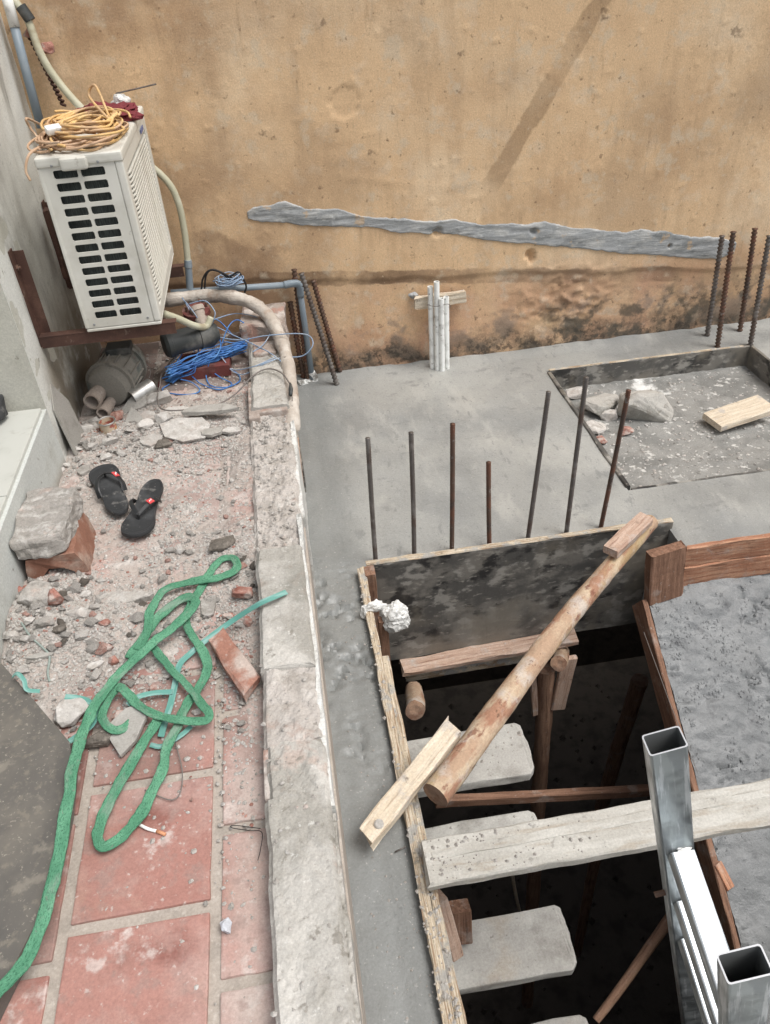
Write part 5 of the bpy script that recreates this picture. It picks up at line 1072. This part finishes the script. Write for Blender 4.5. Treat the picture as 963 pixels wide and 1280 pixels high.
rub(234, 541, 74, 36, PA_, 'large triangular whitish render shard in the rubble pile', 'shard', th=.014, tilt=(7, 3), zb=.02, seed=402)
rub(263, 524, 72, 13, M_shard, 'long flat render strip lying on top of the triangular shard', 'shard', rot=-2, th=.018, tilt=(3, 2), zb=.045, seed=405)
rub(222, 518, 40, 16, PA_, 'pale flat flake behind the large triangular shard', 'shard', rot=15, th=.012, tilt=(10, 4), zb=.018, seed=420)
rub(183, 524, 34, 16, PA_, 'pale flake leaning above the square slab piece', 'shard', rot=-20, th=.012, tilt=(16, 6), zb=.016, seed=421)
rub(158, 545, 26, 12, PA_, 'flat pale flake between the paint tin and square slab', 'shard', rot=10, th=.012, zb=.01, seed=422)
rub(290, 540, 26, 10, PA_, 'thin pale flake right of the small flat slab', 'shard', rot=-8, th=.012, zb=.012, seed=423)
rub(266, 543, 30, 13, M_shard, 'small flat slab below the long render strip', 'shard', rot=14, th=.016, zb=.015)
rub(205, 559, 24, 14, M_clod, 'dark crumbly clod below the white shards')
rub(140, 557, 22, 13, PA_, 'pale lump directly below the paint tin', rot=16)
rub(134, 573, 16, 12, PA_, 'rounded pale stone below the paint tin, nearest the sandals')
rub(147, 565, 12, 9, GY, 'small grey stone below right of the paint tin')
rub(104, 587, 18, 13, GY, 'grey angular chip upper left of the sandals', 'shard', th=.016)
rub(82, 580, 12, 8, PA_, 'smooth white pebble against the sill foot')
rub(75, 587, 12, 9, PA_, 'smooth white pebble, nearest of two at the sill foot')
rub(97, 549, 18, 12, PA_, 'pale chip left of the paint tin against the sheet')
rub(116, 560, 16, 11, PA_, 'pale chip between sheet and paint tin', rot=30)
rub(97, 563, 14, 10, PA_, 'small pale chip at the foot of the leaning sheet')
rub(57, 762, 58, 42, GY, 'large dusty mortar chunk with reddish side on the left heap', th=.07, rot=-8, seed=151)
rub(76, 764, 20, 22, RD, 'reddish face of broken brick in the left heap chunk', th=.06)
rub(103, 780, 34, 15, PA_, 'white wedge shaped fragment right of the mortar chunk', rot=-28, th=.028)
rub(154, 751, 76, 18, M_ck_grey, 'long flat mortar slab lying left of the rope', 'shard', rot=2, th=.026, zb=.006, seed=410)
rub(28, 747, 14, 10, RD, 'red brick crumb left of the heap by the sill')
rub(37, 744, 12, 14, RD, 'red brick crumb under the hollow brick')
rub(36, 757, 20, 9, GY, 'flat grey chip left of the large mortar chunk')
rub(87, 790, 14, 11, GY, 'rounded grey stone below the mortar chunk')
rub(45, 793, 18, 10, PA_, 'smooth whitish pebble on the left heap')
rub(65, 800, 26, 18, GY, 'grey mortar lump on the front of the left heap')
rub(82, 803, 20, 16, M_clod, 'dark grey clod on the front of the left heap')
rub(20, 806, 20, 12, GY, 'grey chip at the far left of the heap front')
rub(40, 812, 18, 10, GY, 'flat grey chip on the heap front')
rub(56, 829, 38, 6, M_shard, 'thin dark grey slate strip in front of the left heap', 'shard', th=.01)
rub(110, 748, 18, 10, PA_, 'pale greenish chip left of the long mortar slab', 'shard', th=.015)
rub(122, 768, 16, 9, GY, 'grey chip in front of the long mortar slab')
rub(136, 793, 16, 10, RD, 'pinkish brick crumb in the middle of the rubble')
rub(138, 816, 14, 12, RD, 'dark red brick crumb left of the rope')
rub(144, 828, 15, 14, RD, 'crimson brick piece touching the rope')
rub(119, 832, 24, 9, PA_, 'white flat stone left of the crimson brick piece', rot=10)
rub(117, 842, 20, 8, GY, 'grey flat stone under the white flat stone')
rub(142, 845, 12, 12, PA_, 'white chip beside the rope edge')
rub(304, 747, 28, 22, RD, 'orange red brick lump against the kerb above the teal strapping')
rub(285, 768, 14, 9, RD, 'small pinkish brick crumb left of the kerb')
rub(310, 778, 14, 16, RD, 'red brick crumb against the kerb below the teal strapping')
rub(300, 781, 13, 11, PA_, 'white pebble under the teal strapping by the kerb')
rub(262, 757, 22, 28, GY, 'flat grey flake beside the rope bend', 'shard', th=.01)
rub(92, 890, 44, 50, M_ck_pale, 'rounded pale pink stained lump beside the dark plate', th=.045, seed=171)
rub(126, 925, 42, 26, M_clod, 'brown clod half under the rope above the first bare tile', th=.04)
rub(76, 895, 18, 20, RD, 'pale red brick crumb by the dark plate corner')
rub(150, 895, 20, 16, RD, 'orange brick crumb under the small rope loop')
rub(190, 858, 14, 8, RD, 'orange brick chip in the dust right of the rope')
rub(160, 878, 14, 14, PA_, 'pale chip inside the small rope loop')
rub(245, 888, 12, 10, PA_, 'pale chip inside the rope triangle')
rub(302, 877, 10, 9, GY, 'grey crumb below the orange brick fragment')
rub(283, 1157, 15, 21, MT('bluish_stone', s8(184, 188, 196), rough=.85, bump=[(60, .4, .004)]), 'single bluish white stone on the right tile column', th=.025)
rub(226, 689, 14, 12, GY, 'grey stone alone below the right flip flop')
rub(212, 687, 16, 10, GY, 'grey flat crumb left of the lone grey stone')
rub(205, 735, 10, 12, GY, 'grey crumb above the rope fold')
rub(127, 728, 12, 10, GY, 'light grey stone above the long mortar slab')
rub(84, 715, 14, 8, GY, 'grey crumb in front of the hollow brick opening')
rub(280, 686, 40, 12, M_clod, 'dark clod of rubble just above the rope end loop', th=.03)
t = prism('tile_shard', [(0, 0), (.05, -.004), (.118, .024), (.125, .06), (.1, .085), (.03, .09)], 0, .012, M_shard, None, .002, .001, 1, M=Matrix.Translation(G(152, 948, .006)) @ Matrix.Rotation(R(48), 4, 'Z') @ Matrix.Rotation(R(-8), 4, 'Y'), seed=4); tag(t, 'pointed grey tile shard lying under the rope on the tiles', 'shard')
A, B = G(272, 798, .022), G(316, 860, .03)
o = plank('brick_fragment', A, B, .055, .034, M_brick, jit=.005, ch=.004, skew=-.03); tag(o, 'long orange brick fragment lying beside the kerb', 'brick fragment')
# stones and plank in the recess
def rz(px, py, sx, sy, sz, m, lab, rot, seed, tilt=(0, 0), nm='rubble_chunk', cat='rubble'):
    p = G(px, py, ZS - .07); z0 = float(bed_top(p.x, p.y)); me = hullmesh(sx, sy, sz, seed)
    return tag(meshobj(nm, me, m, Matrix.Translation((p.x, p.y, z0 + sz * .42)) @ Matrix.Rotation(R(rot), 4, 'Z') @ Matrix.Rotation(R(tilt[0]), 4, 'X') @ Matrix.Rotation(R(tilt[1]), 4, 'Y')), lab, cat)
rz(807, 516, .25, .17, .15, M_mortar, 'large rounded grey stone block in the recess', -32, 301, (12, 14))
rz(750, 508, .21, .15, .08, M_mortar, 'flat grey brown stone left of the large block in the recess', 8, 302)
rz(762, 519, .09, .06, .05, M_ck_pale, 'pale stone between the two larger stones in the recess', 15, 303)
rz(783, 538, .07, .05, .04, M_ck_red, 'dark reddish stone in front of the large block in the recess', 0, 304)
rz(745, 532, .1, .12, .04, M_ck_pale, 'pale stone leaning on the left board of the recess', -20, 305)
rz(752, 547, .05, .06, .03, M_ck_red, 'pinkish chip on the left board side of the recess', 10, 306)
rz(722, 490, .12, .08, .05, M_ck_pale, 'pale stone in the far left corner of the recess', 0, 307)
tag(plank('wood_offcut', G(890, 528, ZS - .055), G(958, 505, ZS - .03), .13, .028, M_wood_pale, jit=.002), 'short wide pale brown board lying in the recess', 'wood offcut')
# small rubble pieces, individually
base_me = [hullmesh(1, .8, .62, 500 + i, sub=0, n_=12) for i in range(9)] ; var = {}
def small(x, y, s_, m, lab, grp, z0):
    i = random.randrange(9); key = (i, m.name)
    if key not in var: me = base_me[i].copy(); me.materials.append(m); var[key] = me
    o = bpy.data.objects.new('rubble_pebble', var[key]); COL.objects.link(o); place(o, Matrix.Translation((x, y, z0 + s_ * .22)) @ Matrix.Rotation(random.random() * 6.28, 4, 'Z') @ Matrix.Rotation(random.gauss(0, .3), 4, 'X') @ Matrix.Diagonal((s_, s_, s_, 1))); tag(o, lab, 'pebble', grp)
rr = random.Random(77); cnt = 0
def dens(x, y):
    d = .25 * float(sst(1.35, 1.7, y)); d += 1.5 * math.exp(-(((x + .8) / .13) ** 2 + ((y - 1.68) / .17) ** 2)) + .8 * math.exp(-(((x + .58) / .18) ** 2 + ((y - 1.55) / .17) ** 2)) + 1.1 * math.exp(-(((x + .6) / .22) ** 2 + ((y - 2.62) / .14) ** 2)) + .7 * math.exp(-(((x + .25) / .09) ** 2 + ((y - 1.72) / .16) ** 2)) + .35 * math.exp(-(((x + .25) / .05) ** 2 + ((y - 1.3) / .3) ** 2)) + .3 * math.exp(-(((x + .35) / .2) ** 2 + ((y - 2.0) / .2) ** 2))
    if y > 2.85: d *= .12
    return d + .012
labs = {'g': ('small grey mortar crumb lying in the terrace dust', 'grey mortar crumbs in the dust', M_ck_grey), 'p': ('small whitish plaster crumb lying in the terrace dust', 'whitish plaster crumbs in the dust', M_ck_pale), 'r': ('small red brick crumb lying in the terrace dust', 'red brick crumbs in the dust', M_ck_red)}
while cnt < 240:
    x, y = rr.uniform(XL + .03, -.2), rr.uniform(1.0, 3.1)
    if rr.random() * 1.6 > dens(x, y) or (abs(x + .58) < .1 and 2.0 < y < 2.45): continue
    s_ = rr.uniform(.011, .026); k_ = rr.choices('gpr', (.6, .28, .12))[0]; zn = 'on the left heap by the sill' if x < -.62 and y < 1.95 else 'round the paint tin and white shards' if y > 2.42 else 'round the flip flops' if y > 1.95 else 'close along the kerb' if x > -.34 else 'round the green rope'
    small(x, y, s_, labs[k_][2], labs[k_][0].replace('lying in the terrace dust', 'lying ' + zn), labs[k_][1] + ' ' + zn, max(0, float(dust_h(x, y)))); cnt += 1
zones = (('left heap by the sill', -.79, 1.70, .07, .11, 34, 'gggggprk'), ('heap beside the green rope', -.60, 1.58, .10, .09, 22, 'ggpprk'), ('rubble by the paint tin', -.66, 2.62, .14, .08, 30, 'gpppgr'), ('crumbs along the kerb', -.24, 1.74, .035, .08, 14, 'ggrpk'))
cmat = {'g': (M_ck_grey, 'grey mortar lump'), 'p': (M_ck_pale, 'whitish plaster lump'), 'r': (M_ck_red, 'red brick lump'), 'k': (M_clod, 'dark dirty lump')}
chunk_me = {}
for zn, cx, cy, sx, sy, n_, kinds in zones:
    for i in range(n_):
        x, y = min(-.2, max(XL + .03, rr.gauss(cx, sx))), rr.gauss(cy, sy); k_ = rr.choice(kinds); v = rr.randrange(6)
        if (k_, v) not in chunk_me: me = hullmesh(1, .78, .6, 700 + v, n_=11, rough=.09); me.materials.append(cmat[k_][0]); chunk_me[(k_, v)] = me
        s_ = rr.uniform(.022, .05); o = bpy.data.objects.new('rubble_chunk', chunk_me[(k_, v)]); COL.objects.link(o)
        place(o, Matrix.Translation((x, y, max(0, float(dust_h(x, y))) + s_ * .2)) @ Matrix.Rotation(rr.random() * 6.28, 4, 'Z') @ Matrix.Rotation(rr.gauss(0, .4), 4, 'X') @ Matrix.Diagonal((s_, s_ * rr.uniform(.7, 1.1), s_ * rr.uniform(.6, 1.1), 1)))
        tag(o, '%s among the %s' % (cmat[k_][1], zn), 'rubble', '%ss among the %s' % (cmat[k_][1], zn))
# fine gravel (uncountable)
def gravel(name, n_, m, lab, seed, smin, smax, pos, hz=None):
    r_ = np.random.default_rng(seed); X, Y, Zc = pos(r_, n_); n_ = len(X); s_ = smin + (smax - smin) * r_.random(n_) ** 2.2
    oc = np.array([(math.cos(q_), math.sin(q_), .1 * (-1) ** j_) for j_, q_ in enumerate(np.arange(6) * 1.047)] + [(.25, .1, .75), (-.3, -.1, .7)])
    Fo = np.array([(0, 1, 6), (1, 2, 6), (2, 7, 6), (2, 3, 7), (3, 4, 7), (4, 5, 7), (5, 6, 7), (5, 0, 6)])
    P = oc[None] * (1 + .45 * (r_.random((n_, 8, 3)) - .5)); P[:, :, 0] *= r_.uniform(.6, 1.3, (n_, 1)); an = r_.random(n_) * 6.28; c_, q = np.cos(an)[:, None], np.sin(an)[:, None]
    px = P[:, :, 0] * c_ - P[:, :, 1] * q; py = P[:, :, 0] * q + P[:, :, 1] * c_
    V = np.stack([X[:, None] + px * s_[:, None], Y[:, None] + py * s_[:, None], Zc[:, None] + (P[:, :, 2] * .8 + .25) * s_[:, None]], -1).reshape(-1, 3); F = (Fo[None] + np.arange(n_)[:, None, None] * 8).reshape(-1, 3)
    return tag(mob(name, V, F, m), lab, 'gravel' if lab else None, kind='stuff')
def on_dust(boost):
    def pos(r_, n_):
        X = r_.uniform(XL + .01, -.19, n_ * 9); Y = r_.uniform(.55, 3.4, n_ * 9); e = lambda cx, cy, sx, sy: np.exp(-(((X - cx) / sx) ** 2 + ((Y - cy) / sy) ** 2))
        d = .30 * sst(1.3, 1.75, Y) * (.3 + 1.4 * sst(.4, .65, fbm(X * 9, Y * 9, 3, 55))) + 1.3 * e(-.8, 1.68, .14, .2) + .7 * e(-.58, 1.55, .2, .2) + .5 * e(-.25, 1.75, .1, .2) + .8 * e(-.6, 2.6, .25, .18) + .35 * e(-.25, 1.35, .05, .35) + .018 * e(-.4, 1.2, .3, .25) + .003
        d *= np.where(Y > 2.9, .2, 1); k_ = r_.random(n_ * 9) * 1.2 < d; X, Y = X[k_][:n_], Y[k_][:n_]; return X, Y, np.maximum(0.0005, dust_h(X, Y))
    return pos
gravel('fine_gravel', 17000, M_ck_grey, 'fine grey mortar grit strewn over the terrace', 1, .0014, .007, on_dust(1))
gravel('fine_gravel', 7000, M_ck_pale, 'fine whitish plaster grit strewn over the terrace', 2, .0014, .006, on_dust(1))
gravel('fine_gravel', 1500, M_ck_red, 'fine red brick grit strewn over the terrace', 3, .0014, .006, on_dust(1))
def on_ramp(r_, n_):
    X = r_.uniform(RX + .005, 2.1, n_ * 5); Y = r_.uniform(.4, 1.905, n_ * 5); d = .04 + .8 * sst(1.65, 1.9, Y) + .9 * sst(.5, .66, fbm(X * 3.2, Y * 3.2, 3, 16)) + .4 * sst(RX + .08, RX, X); d *= sst(.38, .62, fbm(X * 17, Y * 17, 3, 24)) * 1.8
    k_ = r_.random(n_ * 5) * 1.5 < d; X, Y = X[k_][:n_], Y[k_][:n_]; return X, Y, ramp_top(X, Y) - .0022
o = gravel('concrete_lumps', 7500, M_ramp, None, 8, .0018, .0065, on_ramp); place(o, Matrix.Identity(4), ramp)
def on_kerb(r_, n_):
    Y = np.concatenate([r_.uniform(1.82, 2.64, int(n_ * .8)), r_.uniform(.4, 1.8, n_ - int(n_ * .8))]); X = r_.uniform(KX0, KX1 - .01, n_); return X, Y, np.where(Y > 1.81, .043, .07)
gravel('kerb_grit', 700, M_ck_grey, 'grey grit lying on the broken kerb', 4, .0015, .007, on_kerb)
def on_bed(r_, n_): X = r_.uniform(BX0 + .03, BX1 - .03, n_); Y = r_.uniform(BY0 + .03, BY1 - .03, n_); return X, Y, bed_top(X, Y)
gravel('recess_grit', 700, M_ck_pale, 'pale grit scattered on the recess floor', 5, .002, .008, on_bed)
gravel('recess_grit', 300, M_ck_grey, 'grey grit scattered on the recess floor', 6, .002, .01, on_bed)
def on_strip(r_, n_): X = r_.uniform(.0, .11, n_); Y = r_.uniform(.5, 2.1, n_); return X, Y, slab_top(X, Y)
gravel('slab_grit', 260, M_ck_grey, 'small bits of cement on the wet slab strip', 7, .0012, .004, on_strip)
tag(tube('bare_wire', [G(494, 1065, ZS + .006), G(508, 1058, ZS + .012)], .002, M_steel, n_=5), 'short pale nail lying on the slab beside the bridging plank', 'nail')
